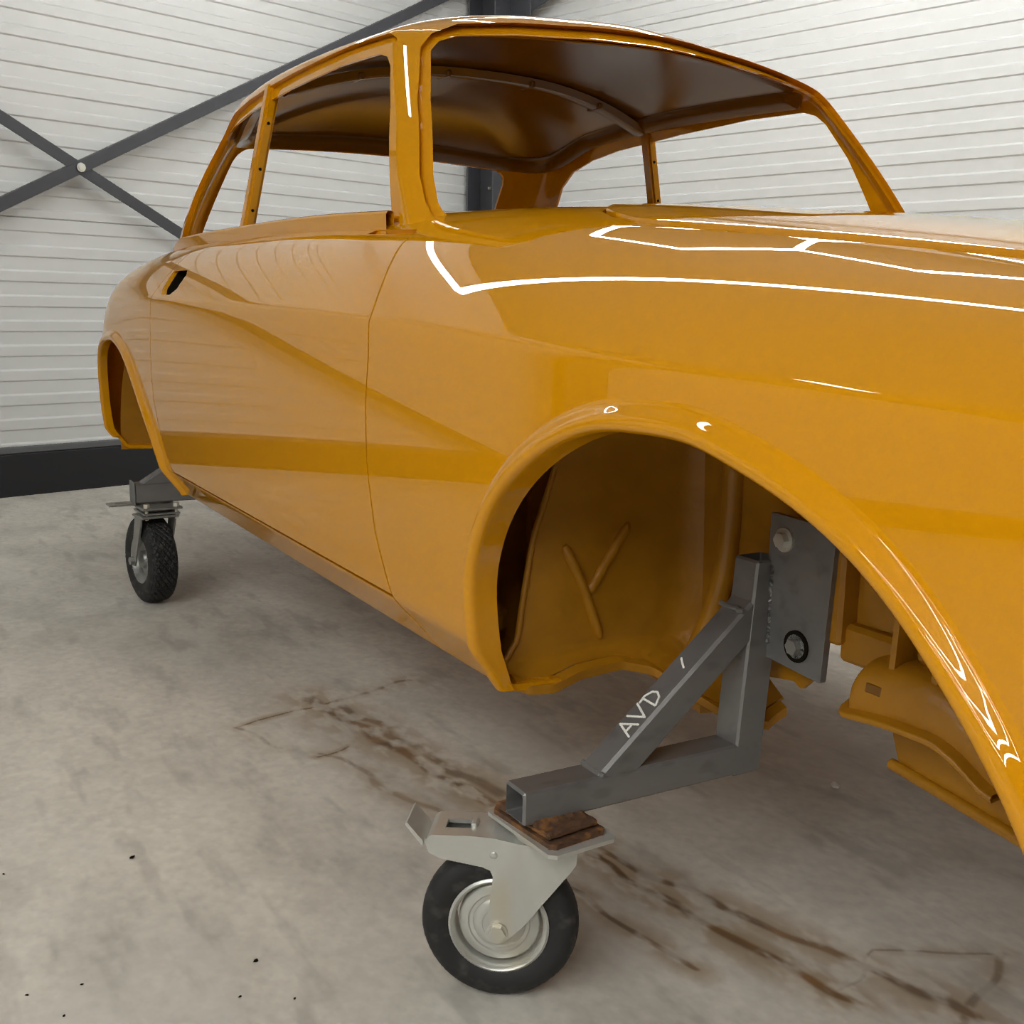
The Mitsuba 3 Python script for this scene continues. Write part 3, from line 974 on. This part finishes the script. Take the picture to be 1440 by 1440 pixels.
# floor pan, bulkhead, chassis members
FPZ = .415
fp = prism(Polygon([(-4.3, -.60), (-1.42, -.70), (-1.42, .70), (-4.3, .60)]), 'z', FPZ, FPZ + .012) - prism(arch_poly(CR, .01), 'y', -1.2, -.54) - prism(arch_poly(CR, .01), 'y', .54, 1.2)
obj('floor_pan', tri(fp), 'm_inner', car, smooth=False)
obj('bulkhead', tri(prism(Polygon([(-.62, .42), (.62, .42), (.62, .86), (.5, .93), (-.5, .93), (-.62, .86)]), 'x', -1.40, -1.385)), 'm_inner', car, smooth=False)
for s in (-1, 1):
    obj('chassis_rail', tri(box_between((-4.2, s * .44 - .04, .352), (-1.30, s * .44 + .04, .416), .006)), 'm_inner', car)

# front wheel well, near side: splash panel behind the wheel, with an embossed cross
def splash(u, z):
    """u from 0 (outer edge) to 1 (chassis side)."""
    zo = np.array([.30, .375, .390, .424, .463, .562, .687, .745])
    yo = np.array([-.735, -.735, -.733, -.708, -.703, -.686, -.643, -.62])
    y0 = np.interp(z, zo, yo)
    y = y0 + (-.36 - y0) * u
    x = -1.272 + .004 * math.sin(u * 9) - .012 * (z - .4) + .085 * max(0.0, (u - .74) / .26) ** 2
    x += .05 * max(0.0, (z - .66) / .09) ** 2 + .035 * max(0.0, (.40 - z) / .04) ** 1.5 * (1 if u < .7 else 1)
    return [x, y, z]


for s in (-1,):
    us = np.linspace(0, 1, 50)
    low = lambda u: np.interp(u, [0, .06, .16, .3, .5, .62, .8, .9, 1.0], [.384, .374, .371, .380, .381, .370, .318, .312, .335])
    G = np.array([[splash(u, low(u) + (.742 - low(u)) * t) for t in np.linspace(0, 1, 44)] for u in us])
    M = shell(G, 0.006, flip=False, auto=False)
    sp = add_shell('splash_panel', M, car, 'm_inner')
    for pts in (((-.636, .550), (-.602, .488), (-.568, .408)), ((-.522, .570), (-.560, .520), (-.592, .478))):
        Q = np.array(pts)
        t = np.linspace(0, 1, 16)
        yy = np.interp(t, np.linspace(0, 1, 3), Q[:, 0])
        zz = np.interp(t, np.linspace(0, 1, 3), Q[:, 1])
        P = []
        for y, z in zip(yy, zz):
            y0 = splash(0, z)[1]
            P.append([splash((y - y0) / (-.36 - y0), z)[0] + .001, y, z])
        obj('embossed_rib', tube_path(P, [.004] + [.0075] * 14 + [.004], 12), 'm_inner', sp, smooth=60)
    rimp = [splash(0, z) for z in np.linspace(.384, .742, 30)]
    obj('rolled_edge', tube_path([[p[0] + .003, p[1], p[2]] for p in rimp], .0045, 8), 'm_inner', sp, smooth=60)
    lowp = [splash(u, low(u)) for u in np.linspace(0.02, .98, 50)]
    R = np.array([[[p[0] + .006, p[1], p[2] + .002], [p[0] + .020, p[1], p[2] - .004], [p[0] + .021, p[1], p[2] - .016], [p[0] + .016, p[1], p[2] - .016], [p[0] - .004, p[1], p[2] - .006]] for p in lowp])
    m = trimesh.Trimesh(np.concatenate([R, R[:, :1]], 1).reshape(-1, 3), grid_faces(50, 6), process=True)
    m.fix_normals()
    obj('bottom_flange', m, 'm_inner', sp, smooth=40)
    # box section below the panel, running inwards and back
    hb = m3.Manifold.hull_points(np.array([(-1.20, -.44, .345), (-1.20, -.36, .36), (-1.22, -.42, .285), (-1.20, -.355, .285), (-1.5, -.44, .36), (-1.5, -.36, .36), (-1.5, -.42, .33), (-1.5, -.36, .33)]))
    obj('outrigger', tri(hb), 'm_inner', car)
    # bent closing strip in the corner of panel and chassis side
    cs_ = [(-1.19, -.405, .735), (-1.185, -.41, .60), (-1.19, -.415, .50), (-1.205, -.43, .42), (-1.215, -.45, .36), (-1.21, -.47, .325)]
    q = np.linspace(0, 1, 24)
    cs_ = CubicSpline(np.linspace(0, 1, 6), np.array(cs_))(q)
    obj('corner_strip', tube_path(cs_, .016, 10), 'm_inner', car, smooth=60)

    CH = Polygon([(-1.31, .33), (-1.18, .362), (-1.05, .385), (-1.035, .378), (-1.018, .395), (-1.010, .44), (-.998, .453), (-.975, .458), (-.955, .474), (-.935, .470), (-.915, .445), (-.88, .425), (-.2, .42), (-.2, .80), (-1.31, .80)]).buffer(-.004).buffer(.004)
    obj('chassis_side', tri(prism(CH, 'y', -.404, -.396)), 'm_inner', car, smooth=False)
    obj('chassis_bead', tube_path([(-.93, -.405, .462), (-.80, -.405, .448), (-.6, -.405, .44)], .010, 8), 'm_inner', car, smooth=60)
    # pressed upright channel and plates of the suspension tower
    obj('tower_channel', tri(bevel_box((.044, .036, .34), (-.970, -.416, .635), .005)), 'm_inner', car)
    obj('tower_foot', tri(bevel_box((.20, .024, .05), (-.86, -.410, .468), .006)), 'm_inner', car)
    obj('tower_patch', tri(m3.Manifold.hull_points(np.array([(-.9 + .035 * math.cos(a), yv, zc + .035 * math.sin(a)) for a in np.linspace(0, 2 * PI, 20) for yv in (-.410, -.404) for zc in (.53, .66)]))), 'm_inner', car)
    for k, (x, zb) in enumerate(((-.820, .478), (-.762, .482))):
        pl = Polygon([(-.485, zb), (-.40, zb - .01), (-.40, .76), (-.47, .76)])
        obj('tower_fin', tri(prism(pl, 'x', x - .004, x + .004)), 'm_inner', car, smooth=False)
    obj('tower_tube', tri(bevel_box((.03, .03, .26), (-.790, -.455, .62), .008)), 'm_inner', car)
    # spring pan: a pressed dish with a lip
    us, vs = np.linspace(0, 1, 60), np.linspace(0, 1, 26)
    cx = lambda u: -.880 + .215 * u
    outline = []
    G = []
    for u in us:
        row = []
        for v in vs:
            a = v * PI
            w = .052 * (1 - .35 * np.clip((u - .55) / .45, 0, 1)) * min(1, math.sqrt(max(1e-6, 1 - (1 - min(u / .16, 1)) ** 2)) + .15)
            hgt = .060 * (1 - .30 * np.clip((u - .5) / .35, 0, 1)) * min(1, (1 - (1 - min(u / .22, 1)) ** 3) + .1)
            e = .62
            yy_ = -.448 - w * np.sign(math.cos(a)) * abs(math.cos(a)) ** e
            zb = .420 + .012 * math.sin(u * 3.0) - .030 * np.clip((u - .62) / .3, 0, 1) ** 1.5
            row.append([cx(u), yy_, zb + hgt * abs(math.sin(a)) ** e])
        G.append(row)
    G = np.array(G)
    m = trimesh.Trimesh(G.reshape(-1, 3), grid_faces(60, 26), process=False)
    lip = []
    for i, u in enumerate(us):
        c0 = G[i, 0]
        lip.append([c0[0] - (.010 if i == 0 else 0), c0[1], c0[2]])
    pan = obj('spring_pan', m, 'm_inner', car, smooth=50)
    R = []
    ring = [tuple(G[0, v]) for v in range(25, -1, -1)]
    edge = [np.array(G[0, v]) + (-.006, 0, -.0) for v in range(20, 0, -2)] + [np.array(G[i, 0]) for i in range(0, 60, 2)]
    edge = np.array(edge)
    edge[:10, 2] = edge[10, 2]
    edge = gaussian_filter1d(edge, 1.0, axis=0, mode='nearest')
    cen = np.array([-.78, -.448, .42])
    R = []
    for k, e_ in enumerate(edge):
        o = np.array([-1.0, 0, 0]) if k < 8 else (np.array([0, -1.0, 0]) if k > 13 else np.array([-(14 - k) / 7, -(k - 7) / 7, 0]))
        o = o / np.linalg.norm(o)
        R.append([e_ + o * a + np.array([0, 0, b]) for a, b in ((-.004, .003), (.014, .001), (.016, -.003), (.014, -.007), (-.004, -.006))])
    R = np.array(R)
    m = trimesh.Trimesh(np.concatenate([R, R[:, :1]], 1).reshape(-1, 3), grid_faces(len(R), 6), process=True)
    m.fix_normals()
    obj('pan_lip', m, 'm_inner', pan, smooth=50)
    obj('square_hole', xf(tri(bevel_box((.022, .011, .004), (0, 0, 0), .001)), frame((-.8315, -.4975, .4565), (1, 0, 0), (0, .18, .983), (0, -.983, .18))), 'm_roof_inner', pan, label='square hole in the pressing')
    # front crossmember
    cm = m3.Manifold.hull_points(np.array([(-.855, -.44, .405), (-.855, -.30, .405), (-.835, -.44, .352), (-.835, -.30, .345), (-.40, -.50, .40), (-.40, -.36, .40), (-.40, -.50, .335), (-.40, -.36, .335)]))
    cmk = obj('crossmember', tri(cm), 'm_inner', car)
    obj('flange', tube_path([(-.845, -.442, .352), (-.62, -.472, .345), (-.40, -.502, .336)], .007, 8), 'm_inner', cmk, smooth=60)
    # roof of the wheel well
    G = np.array([[[x, y, .775 - .9 * max(0, abs(x + .81) - .36) ** 2 * 2] for y in np.linspace(-.70, -.39, 8)] for x in np.linspace(-1.29, -.33, 30)])
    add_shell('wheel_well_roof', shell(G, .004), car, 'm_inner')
    # end of the sill seen through the gap behind the panel
    obj('sill_end', tri(bevel_box((.05, .05, .06), (-1.36, -.70, .43), .02)), 'm_inner', car)
    obj('well_closing', tri(box_between((-1.43, -.725, .372), (-1.27, -.50, .378), .001)), 'm_inner', car)
    obj('hinge_panel', tri(prism(Polygon([(-.765, .46), (-.70, .375), (-.40, .375), (-.40, .95), (-.66, .95), (-.765, .85)]), 'x', -1.43, -1.42)), 'm_inner', car, smooth=False)
    # rear wheel well
    G = np.array([[[x, -.56 - .0 * z, z] for z in np.linspace(.41, .86, 8)] for x in np.linspace(-4.1, -2.95, 20)])
    add_shell('rear_well_side', shell(G, .005), car, 'm_inner')
    ang = np.linspace(-.15, PI + .15, 40)
    G = np.array([[[-3.47 + .455 * math.cos(a), y, .40 + .40 * max(math.sin(a), -.05)] for y in np.linspace(-.735, -.55, 6)] for a in ang])
    add_shell('rear_well_roof', shell(G, .004), car, 'm_inner')
    obj('well_seam', tube_path([(-3.45, -.566, .42), (-3.36, -.566, .60), (-3.22, -.566, .74)], .008, 8), 'm_inner', car, smooth=60)

# ================================================================== dolly brackets and castors


def hollow(size, wall, loc, axis):
    o = bevel_box(size, (0, 0, 0), .003)
    s = [v - 2 * wall for v in size]
    s[axis] = size[axis] + .02
    return (o - bevel_box(s, (0, 0, 0), .002)).translate(loc)


br = reserve('dolly_bracket')
TX0, TX1 = -1.111, -1.065
TXC = (TX0 + TX1) / 2
arm = hollow((TX1 - TX0, .372, .043), .0035, (TXC, -.628, .2815), 1)
obj('arm_tube', tri(arm), 'm_raw', br, smooth=30)
post = hollow((TX1 - TX0, .048, .295), .0035, (TXC, -.464, .4055), 2)
post = post.transform(np.array([[1, 0, 0, 0], [0, 1, .075, -.075 * .2600], [0, 0, 1, 0]], float))
obj('post_tube', tri(post), 'm_raw', br, smooth=30)
P, Q = np.array([TXC, -.688, .290]), np.array([TXC, -.462, .478])
MB, LB_ = along(P, Q, up=(1, 0, 0))
exb = MB[:3, 0]
upb = np.cross([1.0, 0, 0], exb)
if upb[2] < 0:
    upb = -upb
FB = frame(P, exb, np.cross(upb, exb), upb)
diag = tri(bevel_box((LB_ + .03, TX1 - TX0 - .002, .043), (LB_ / 2, 0, 0), .004))
dg = xf(diag, FB)
dg.fix_normals()
obj('brace_tube', dg, 'm_raw', br, smooth=30)
plate = prism(Polygon([(-1.071, .421), (-.966, .413), (-.955, .612), (-1.071, .616)]).buffer(-.002).buffer(.002), 'y', -.442, -.432)
obj('mounting_plate', tri(plate), 'm_raw', br, smooth=30)
for (x, z, mt, rr) in ((-1.043, .584, 'm_zinc', .0125), (-1.010, .450, 'm_dark', .013)):
    hd = trimesh.util.concatenate([hexb(.0105, .011), trimesh.creation.cylinder(.016, .004, sections=24).apply_translation((0, 0, -.005))])
    bk = obj('bolt', xf(hd, frame((x, -.448, z), (1, 0, 0), (0, 0, 1), (0, -1, 0))), 'm_zinc_dull' if mt == 'm_dark' else 'm_zinc', br, smooth=False)
    if mt == 'm_dark':
        obj('washer', xf(trimesh.creation.cylinder(.021, .003, sections=28), frame((x, -.4435, z), (1, 0, 0), (0, 0, 1), (0, -1, 0))), 'm_dark', br, smooth=False)
    obj('spacer', xf(trimesh.creation.cylinder(.018, .03, sections=20), frame((x, -.418, z), (1, 0, 0), (0, 0, 1), (0, -1, 0))), 'm_inner', br, smooth=40)


def bead(pts, r=.0035, seed=1):
    g = np.random.default_rng(seed)
    P = []
    for a, b in zip(pts[:-1], pts[1:]):
        a, b = np.array(a, float), np.array(b, float)
        n = max(3, int(np.linalg.norm(b - a) / .004))
        P += [a + (b - a) * k / n for k in range(n)]
    P.append(np.array(pts[-1], float))
    return tube_path(np.array(P) + g.normal(0, .0006, (len(P), 3)), r * (1 + .25 * g.random(len(P))), 7)


e0 = FB @ np.array([[.016, -.023, .023, 1], [.016, .023, .023, 1]]).T
obj('weld_bead', bead([(TX0 - .001, -.700, .3035), (TX1 + .001, -.700, .3035)]), 'm_raw', br, smooth=60)
obj('weld_bead', bead([(TX0 - .001, -.4860, .488), (TX1 + .001, -.4860, .488)], seed=2), 'm_raw', br, smooth=60)
obj('weld_bead', bead([(TX1 + .002, -.441, .44), (TX1 + .002, -.441, .545)], seed=3), 'm_raw', br, smooth=60)


def chalk_stroke(pts, w=.0029):
    """A stroke on the brace's upper face: u along the tube, v across it (towards -x)."""
    c = LineString(pts).buffer(w / 2, cap_style=1)
    s = tri(prism(c, 'z', 0, .0007))
    top = FB[:3, 3] + upb * .0216
    fr = frame(top, exb, np.array([-1.0, 0, 0]), np.cross(exb, [-1.0, 0, 0]))
    if np.dot(fr[:3, 2], upb) < 0:
        fr[:3, 2] = upb
    s = xf(s, fr)
    s.fix_normals()
    return s


LET = {'A': [[(.0, -.015), (.009, .014), (.020, -.013)], [(.0035, -.004), (.0165, -.004)]],
       'V': [[(.0, .014), (.010, -.013), (.021, .015)]],
       'D': [[(.003, -.013), (.004, .014)], [(-.003, .013), (.008, .0145), (.018, .009), (.021, .001), (.016, -.008), (.004, -.0135)]]}
for ch, u0 in (('A', .058), ('V', .081), ('D', .108)):
    k = obj('chalk_letter', trimesh.util.concatenate([chalk_stroke([(u0 + a, b) for a, b in st]) for st in LET[ch]]), 'm_chalk', br, smooth=False, label=f'white chalk letter {ch}')
obj('chalk_letter', chalk_stroke([(.186, .010), (.175, -.006)]), 'm_chalk', br, smooth=False, label='white chalk figure 1')
foot = tri(bevel_box((.112, .078, .009), (0, 0, 0), .003).refine_to_length(.004))
foot.vertices += (meshkit.fbm(foot.vertices * 160, 2)[:, None] - .5) * [0.001, 0.001, .0035]
obj('foot_plate', xf(foot, rotz(.10, (-1.098, -.762, .2535))), 'm_rust', br, label='rusty foot plate')
fil = m3.Manifold.hull_points(np.array([(TX1 - .004, y, z) for y in (-.80, -.727) for z in (.257, .268)] + [(TX1 + .010, y, .257) for y in (-.797, -.73)]))
fil = tri(fil.refine_to_length(.0035))
fil.vertices += (meshkit.fbm(fil.vertices * 190 + 5, 2)[:, None] - .5) * .004
obj('weld_bead', fil, 'm_rust', br, smooth=60, label='rusty weld')
tag(br, 'grey steel tube bracket chalked AVD bolted inside the front wheel well', 'bracket')

# --- front castor: x = trailing direction, z up, swivel axis at the origin
FC = rotz(math.radians(234), (-1.102, -.752, 0))
fc = reserve('castor_wheel')


def put(name, m, mat, parent, M, smooth=30, label=None):
    mm = xf(m if isinstance(m, trimesh.Trimesh) else tri(m), M)
    return obj(name, mm, mat, parent, smooth=smooth, label=label)


AX = np.array([.062, 0, .1015])                          # wheel axle
WF = FC @ frame(AX, (1, 0, 0), (0, 0, 1), (0, -1, 0))     # lathe axis = axle
tyre = lathe([(.062, -.014), (.066, -.019), (.080, -.0225), (.090, -.0215), (.097, -.016), (.1005, -.008), (.1012, 0), (.1005, .008), (.097, .016), (.090, .0215), (.080, .0225), (.066, .019), (.062, .014), (.060, 0), (.062, -.014)], 72)
put('tyre', tyre, 'm_rubber', fc, WF, 40)
rimm = lathe([(.056, -.012), (.058, -.019), (.0615, -.0215), (.0645, -.0195), (.0645, -.016), (.060, -.010), (.060, .010), (.0645, .016), (.0645, .0195), (.0615, .0215), (.0585, .019), (.0575, .012), (.057, 0), (.056, -.012)], 96)
put('rim', rimm, 'm_zinc', fc, WF, 40)
for sg in (-1, 1):
    disc = [(.0530, .004), (.0522, .0085), (.0495, .0105), (.046, .0105), (.0435, .0125), (.040, .0125), (.0385, .0105), (.034, .0105), (.0325, .0135), (.026, .0155), (.022, .0155), (.020, .018), (.0, .018)]
    dm = lathe([(r, z * sg) for r, z in disc] + [(0, .002 * sg), (.0530, .002 * sg), (.0530, .004 * sg)], 96)
    dm.fix_normals()
    put('wheel_disc', dm, 'm_zinc', fc, WF, 50)
# fork: pressed channel open at the bottom, with the brake housing at the trailing end
prof = [(.049, .092), (.0565, .0865), (.068, .0865), (.0755, .092), (.0775, .100), (.077, .1045), (.0695, .160), (.0685, .176), (.072, .184), (.082, .188), (.135, .196), (.150, .203), (.154, .214), (.152, .222), (.146, .2265), (.100, .2285), (.070, .2275), (.035, .2215), (.0, .220), (-.030, .2205), (-.036, .216), (-.035, .200), (-.029, .190), (.030, .1105)]
pf = Polygon(prof).buffer(-.004).buffer(.004)
outer = prism(pf, 'y', -.034, .034)
inn = prism(pf.buffer(-.0001).union(sbox(-.2, 0, .3, .19)).intersection(sbox(-.032, -1, .1485, .2245)).buffer(0), 'y', -.0305, .0305)
inn = inn ^ prism(sbox(-.5, -.5, .5, .2225), 'y', -.1, .1)
fork = outer - inn
fork = fork - prism(sbox(.098, -.012, .132, .012), 'z', .2, .26) - prism(sbox(-.09, -.0305, -.020, .0305), 'z', 0, .215)
put('fork', fork, 'm_zinc', fc, FC, 25)
put('brake_tab', box_between((.092, -.011, .2245), (.100, .011, .2335), .002), 'm_zinc', fc, FC)
put('brake_plate', box_between((.098, -.014, .2115), (.140, .014, .2145), .001), 'm_zinc', fc, FC)
ped = Polygon([(.144, .206), (.152, .209), (.160, .218), (.178, .2385), (.181, .236), (.164, .2145), (.154, .204), (.146, .202)])
put('brake_pedal', prism(ped, 'y', -.029, .029) - prism(sbox(.14, .020, .158, .04), 'z', .1, .3) - prism(sbox(.14, -.04, .158, -.020), 'z', .1, .3), 'm_zinc', fc, FC, 40)
for sg in (-1, 1):
    put('axle_nut', xf(hexb(.0115, .008), frame(AX + (0, sg * .038, 0), (1, 0, 0), (0, 0, 1), (0, -1, 0))), 'm_zinc', fc, FC, False)
    put('axle_washer', xf(trimesh.creation.cylinder(.0135, .003, sections=28), frame(AX + (0, sg * .0355, 0), (1, 0, 0), (0, 0, 1), (0, -1, 0))), 'm_zinc', fc, FC, 30)
    put('rivet', xf(trimesh.creation.icosphere(2, .005), frame((.068, sg * .034, .205), (1, 0, 0), (0, .4, 0), (0, 0, 1))), 'm_zinc', fc, FC, 60)
put('swivel_race', lathe([(0, .219), (.040, .219), (.046, .2235), (.046, .229), (.040, .233), (.030, .2365), (0, .2365), (0, .219)], 56), 'm_zinc', fc, FC, 40)
FP = rotz(.06, (-1.094, -.758, 0))
tp = m3.Manifold.extrude(m3.CrossSection([[(-.075, -.050), (.075, -.050), (.075, .050), (-.075, .050)]]).offset(-.008, m3.JoinType.Round).offset(.008, m3.JoinType.Round), .005).translate((0, 0, .2365))
tp2 = tp - m3.Manifold.cylinder(.02, .0045, .0045, 16).translate((.058, .034, .23)) - m3.Manifold.cylinder(.02, .0045, .0045, 16).translate((.058, -.034, .23)) - m3.Manifold.cylinder(.02, .0045, .0045, 16).translate((-.058, .034, .23)) - m3.Manifold.cylinder(.02, .0045, .0045, 16).translate((-.058, -.034, .23))
put('top_plate', tp2, 'm_zinc', fc, FP, 30)
put('adapter_plate', m3.Manifold.extrude(m3.CrossSection([[(-.064, -.042), (.064, -.042), (.064, .042), (-.064, .042)]]).offset(-.006, m3.JoinType.Round).offset(.006, m3.JoinType.Round), .006).translate((0, 0, .2416)), 'm_rust', fc, rotz(.10, (-1.096, -.760, 0)), 30, 'rust stained plate')
tag(fc, 'zinc plated swivel castor with brake pedal and black tyre under the front bracket', 'castor')

# --- rear bracket and its pneumatic castor
rb = reserve('dolly_bracket')
RX = -3.30
obj('arm_tube', tri(hollow((.055, .42, .056), .004, (RX, -.61, .330), 1)), 'm_raw', rb, smooth=30)
P, Q = np.array([RX, -.79, .335]), np.array([RX, -.56, .478])
MB, Lr = along(P, Q, up=(1, 0, 0))
m = xf(tri(bevel_box((Lr, .053, .045), (Lr / 2, 0, 0), .004)), MB)
m.fix_normals()
obj('brace_tube', m, 'm_raw', rb, smooth=30)
obj('post_tube', tri(bevel_box((.055, .05, .20), (RX, -.45, .40), .004)), 'm_raw', rb, smooth=30)
obj('end_plate', tri(box_between((RX - .030, -.826, .296), (RX + .030, -.820, .364), .002)), 'm_raw', rb)
obj('locking_tab', tri(box_between((RX - .025, -.895, .297), (RX + .030, -.826, .302), .001) - prism(sbox(RX - .006, -.875, RX + .012, -.850), 'z', .2, .4)), 'm_zinc_dull', rb, smooth=30)
tag(rb, 'grey steel tube bracket below the sill at the rear wheel opening', 'bracket')

rc = reserve('castor_wheel')
RCA = math.radians(188)
RC = rotz(RCA, (-3.253, -.770, 0))
RW = .130
AXR = np.array([.052, 0, RW])
WR = RC @ frame(AXR, (1, 0, 0), (0, 0, 1), (0, -1, 0))
# tread: blocks between diagonal grooves
pr = np.array([(.060, -.026), (.072, -.036), (.090, -.0415), (.105, -.041), (.117, -.036), (.122, -.0335), (.1265, -.028), (.1285, -.020), (.1296, -.010), (.13, 0), (.1296, .010), (.1285, .020), (.1265, .028), (.122, .0335), (.117, .036), (.105, .041), (.090, .0415), (.072, .036), (.060, .026)])
sq = np.linspace(0, 1, 75)
pr = CubicSpline(np.linspace(0, 1, len(pr)), pr)(sq)
nA = 220
rowsT = []
for i in range(nA):
    a = 2 * PI * i / nA
    r, z = pr[:, 0].copy(), pr[:, 1]
    tread = r > .1175
    k = 34
    g = np.minimum(abs(((a * k / (2 * PI) + z * 62) % 1) - .5), abs(((a * k / (2 * PI) - z * 62) % 1) - .5))
    r = r - np.where(tread, .0035 * np.clip(1.6 - g * 12, 0, 1), 0)
    rowsT.append(np.column_stack([r * math.cos(a), r * math.sin(a), z]))
GT = np.array(rowsT)
m = trimesh.Trimesh(np.concatenate([GT.reshape(-1, 3)]), grid_faces(nA, 75, True), process=False)
m.fix_normals()
put('tyre', m, 'm_rubber', rc, WR, 40)
put('rim', lathe([(.058, -.026), (.066, -.036), (.070, -.0365), (.071, -.033), (.064, -.024), (.058, -.016), (.056, 0), (.058, .016), (.064, .024), (.071, .033), (.070, .0365), (.066, .036), (.058, .026), (.050, .016), (.050, -.016), (.058, -.026)], 56), 'm_zinc_dull', rc, WR, 40)
for sg in (-1, 1):
    dm = lathe([(r, z * sg) for r, z in [(.053, .004), (.050, .016), (.040, .020), (.028, .020), (.024, .030), (.010, .034), (0, .034), (0, .002), (.053, .002), (.053, .004)]], 48)
    dm.fix_normals()
    put('wheel_disc', dm, 'm_zinc_dull', rc, WR, 30)
    leg = Polygon([(-.022, .270), (.026, .270), (.030, .255), (.066, .135), (.066, .122), (.060, .114), (.046, .114), (.040, .122), (-.018, .245)]).buffer(-.003).buffer(.003)
    put('fork_leg', prism(leg, 'y', *sorted((sg * .0475, sg * .0525))), 'm_zinc_dull', rc, RC, 30)
    put('axle_nut', xf(hexb(.012, .012), frame(AXR + (0, sg * .058, 0), (1, 0, 0), (0, 0, 1), (0, -1, 0))), 'm_zinc_dull', rc, RC, False)
put('fork_crown', bevel_box((.085, .110, .007), (.0, 0, .2685), .002), 'm_zinc_dull', rc, RC)
RP = rotz(.04, (-3.275, -.762, 0))
put('lower_plate', bevel_box((.12, .105, .006), (0, 0, .2765), .002), 'm_zinc_dull', rc, RP)
put('swivel_race', lathe([(0, .279), (.042, .279), (.046, .283), (.042, .288), (0, .288), (0, .279)], 40), 'm_raw', rc, RP, 40)
put('top_plate', bevel_box((.135, .115, .007), (0, 0, .2925), .002), 'm_zinc_dull', rc, RP)
for dx in (-.052, .052):
    for dy in (-.042, .042):
        put('bolt', hexb(.009, .012).apply_translation((dx, dy, .301)), 'm_zinc', rc, RP, False)
        put('bolt_shank', trimesh.creation.cylinder(.005, .035, sections=12).apply_translation((dx, dy, .277)), 'm_zinc', rc, RP, 40)
tag(rc, 'swivel castor with ribbed black pneumatic tyre under the rear bracket', 'castor')

# ================================================================== crumbs on the floor


def crumb(x, y, r, mat, seed):
    m = trimesh.creation.icosphere(1, 1.0)
    g = np.random.default_rng(seed)
    m.vertices *= (r * (0.7 + .6 * g.random((len(m.vertices), 1)))) * np.array([1.3, .8, .55])
    m = xf(m, rotz(g.random() * 6, (x, y, 0)))
    m.apply_translation((0, 0, -m.vertices[:, 2].min()))
    return m


for i, (x, y, r, lab) in enumerate(((-1.718, -1.149, .0034, 'black grit crumb on the bare floor left of the braked castor'),
                                    (-1.348, -1.061, .0030, 'black grit crumb on the floor in front of the braked castor'))):
    tag(obj('grit', crumb(x, y, r, 'm_dark', 10 + i), 'm_dark', smooth=False), lab, 'grit')
SPECKS = [(-1.757, -1.333, 'tiny black speck at the very left edge of the floor'), (-1.244, -1.042, 'rightmost of the tiny black specks along the bottom of the floor'),
          (-1.281, -1.102, 'second tiny black speck from the right along the bottom of the floor'), (-1.403, -1.274, 'third tiny black speck from the right along the bottom of the floor'),
          (-1.345, -1.304, 'lowest of the tiny black specks at the lower left of the floor'), (-1.412, -1.339, 'leftmost of the tiny black specks along the bottom of the floor')]
for i, (x, y, lab) in enumerate(SPECKS):
    tag(obj('grit', crumb(x, y, .0016, 'm_dark', 30 + i), 'm_dark', smooth=False), lab, 'grit', 'tiny grit specks on the floor')
tag(obj('paint_flake', crumb(-1.388, .058, .009, 'm_chalk', 51), 'm_chalk', smooth=False), 'white flake lying on the floor under the car', 'flake')
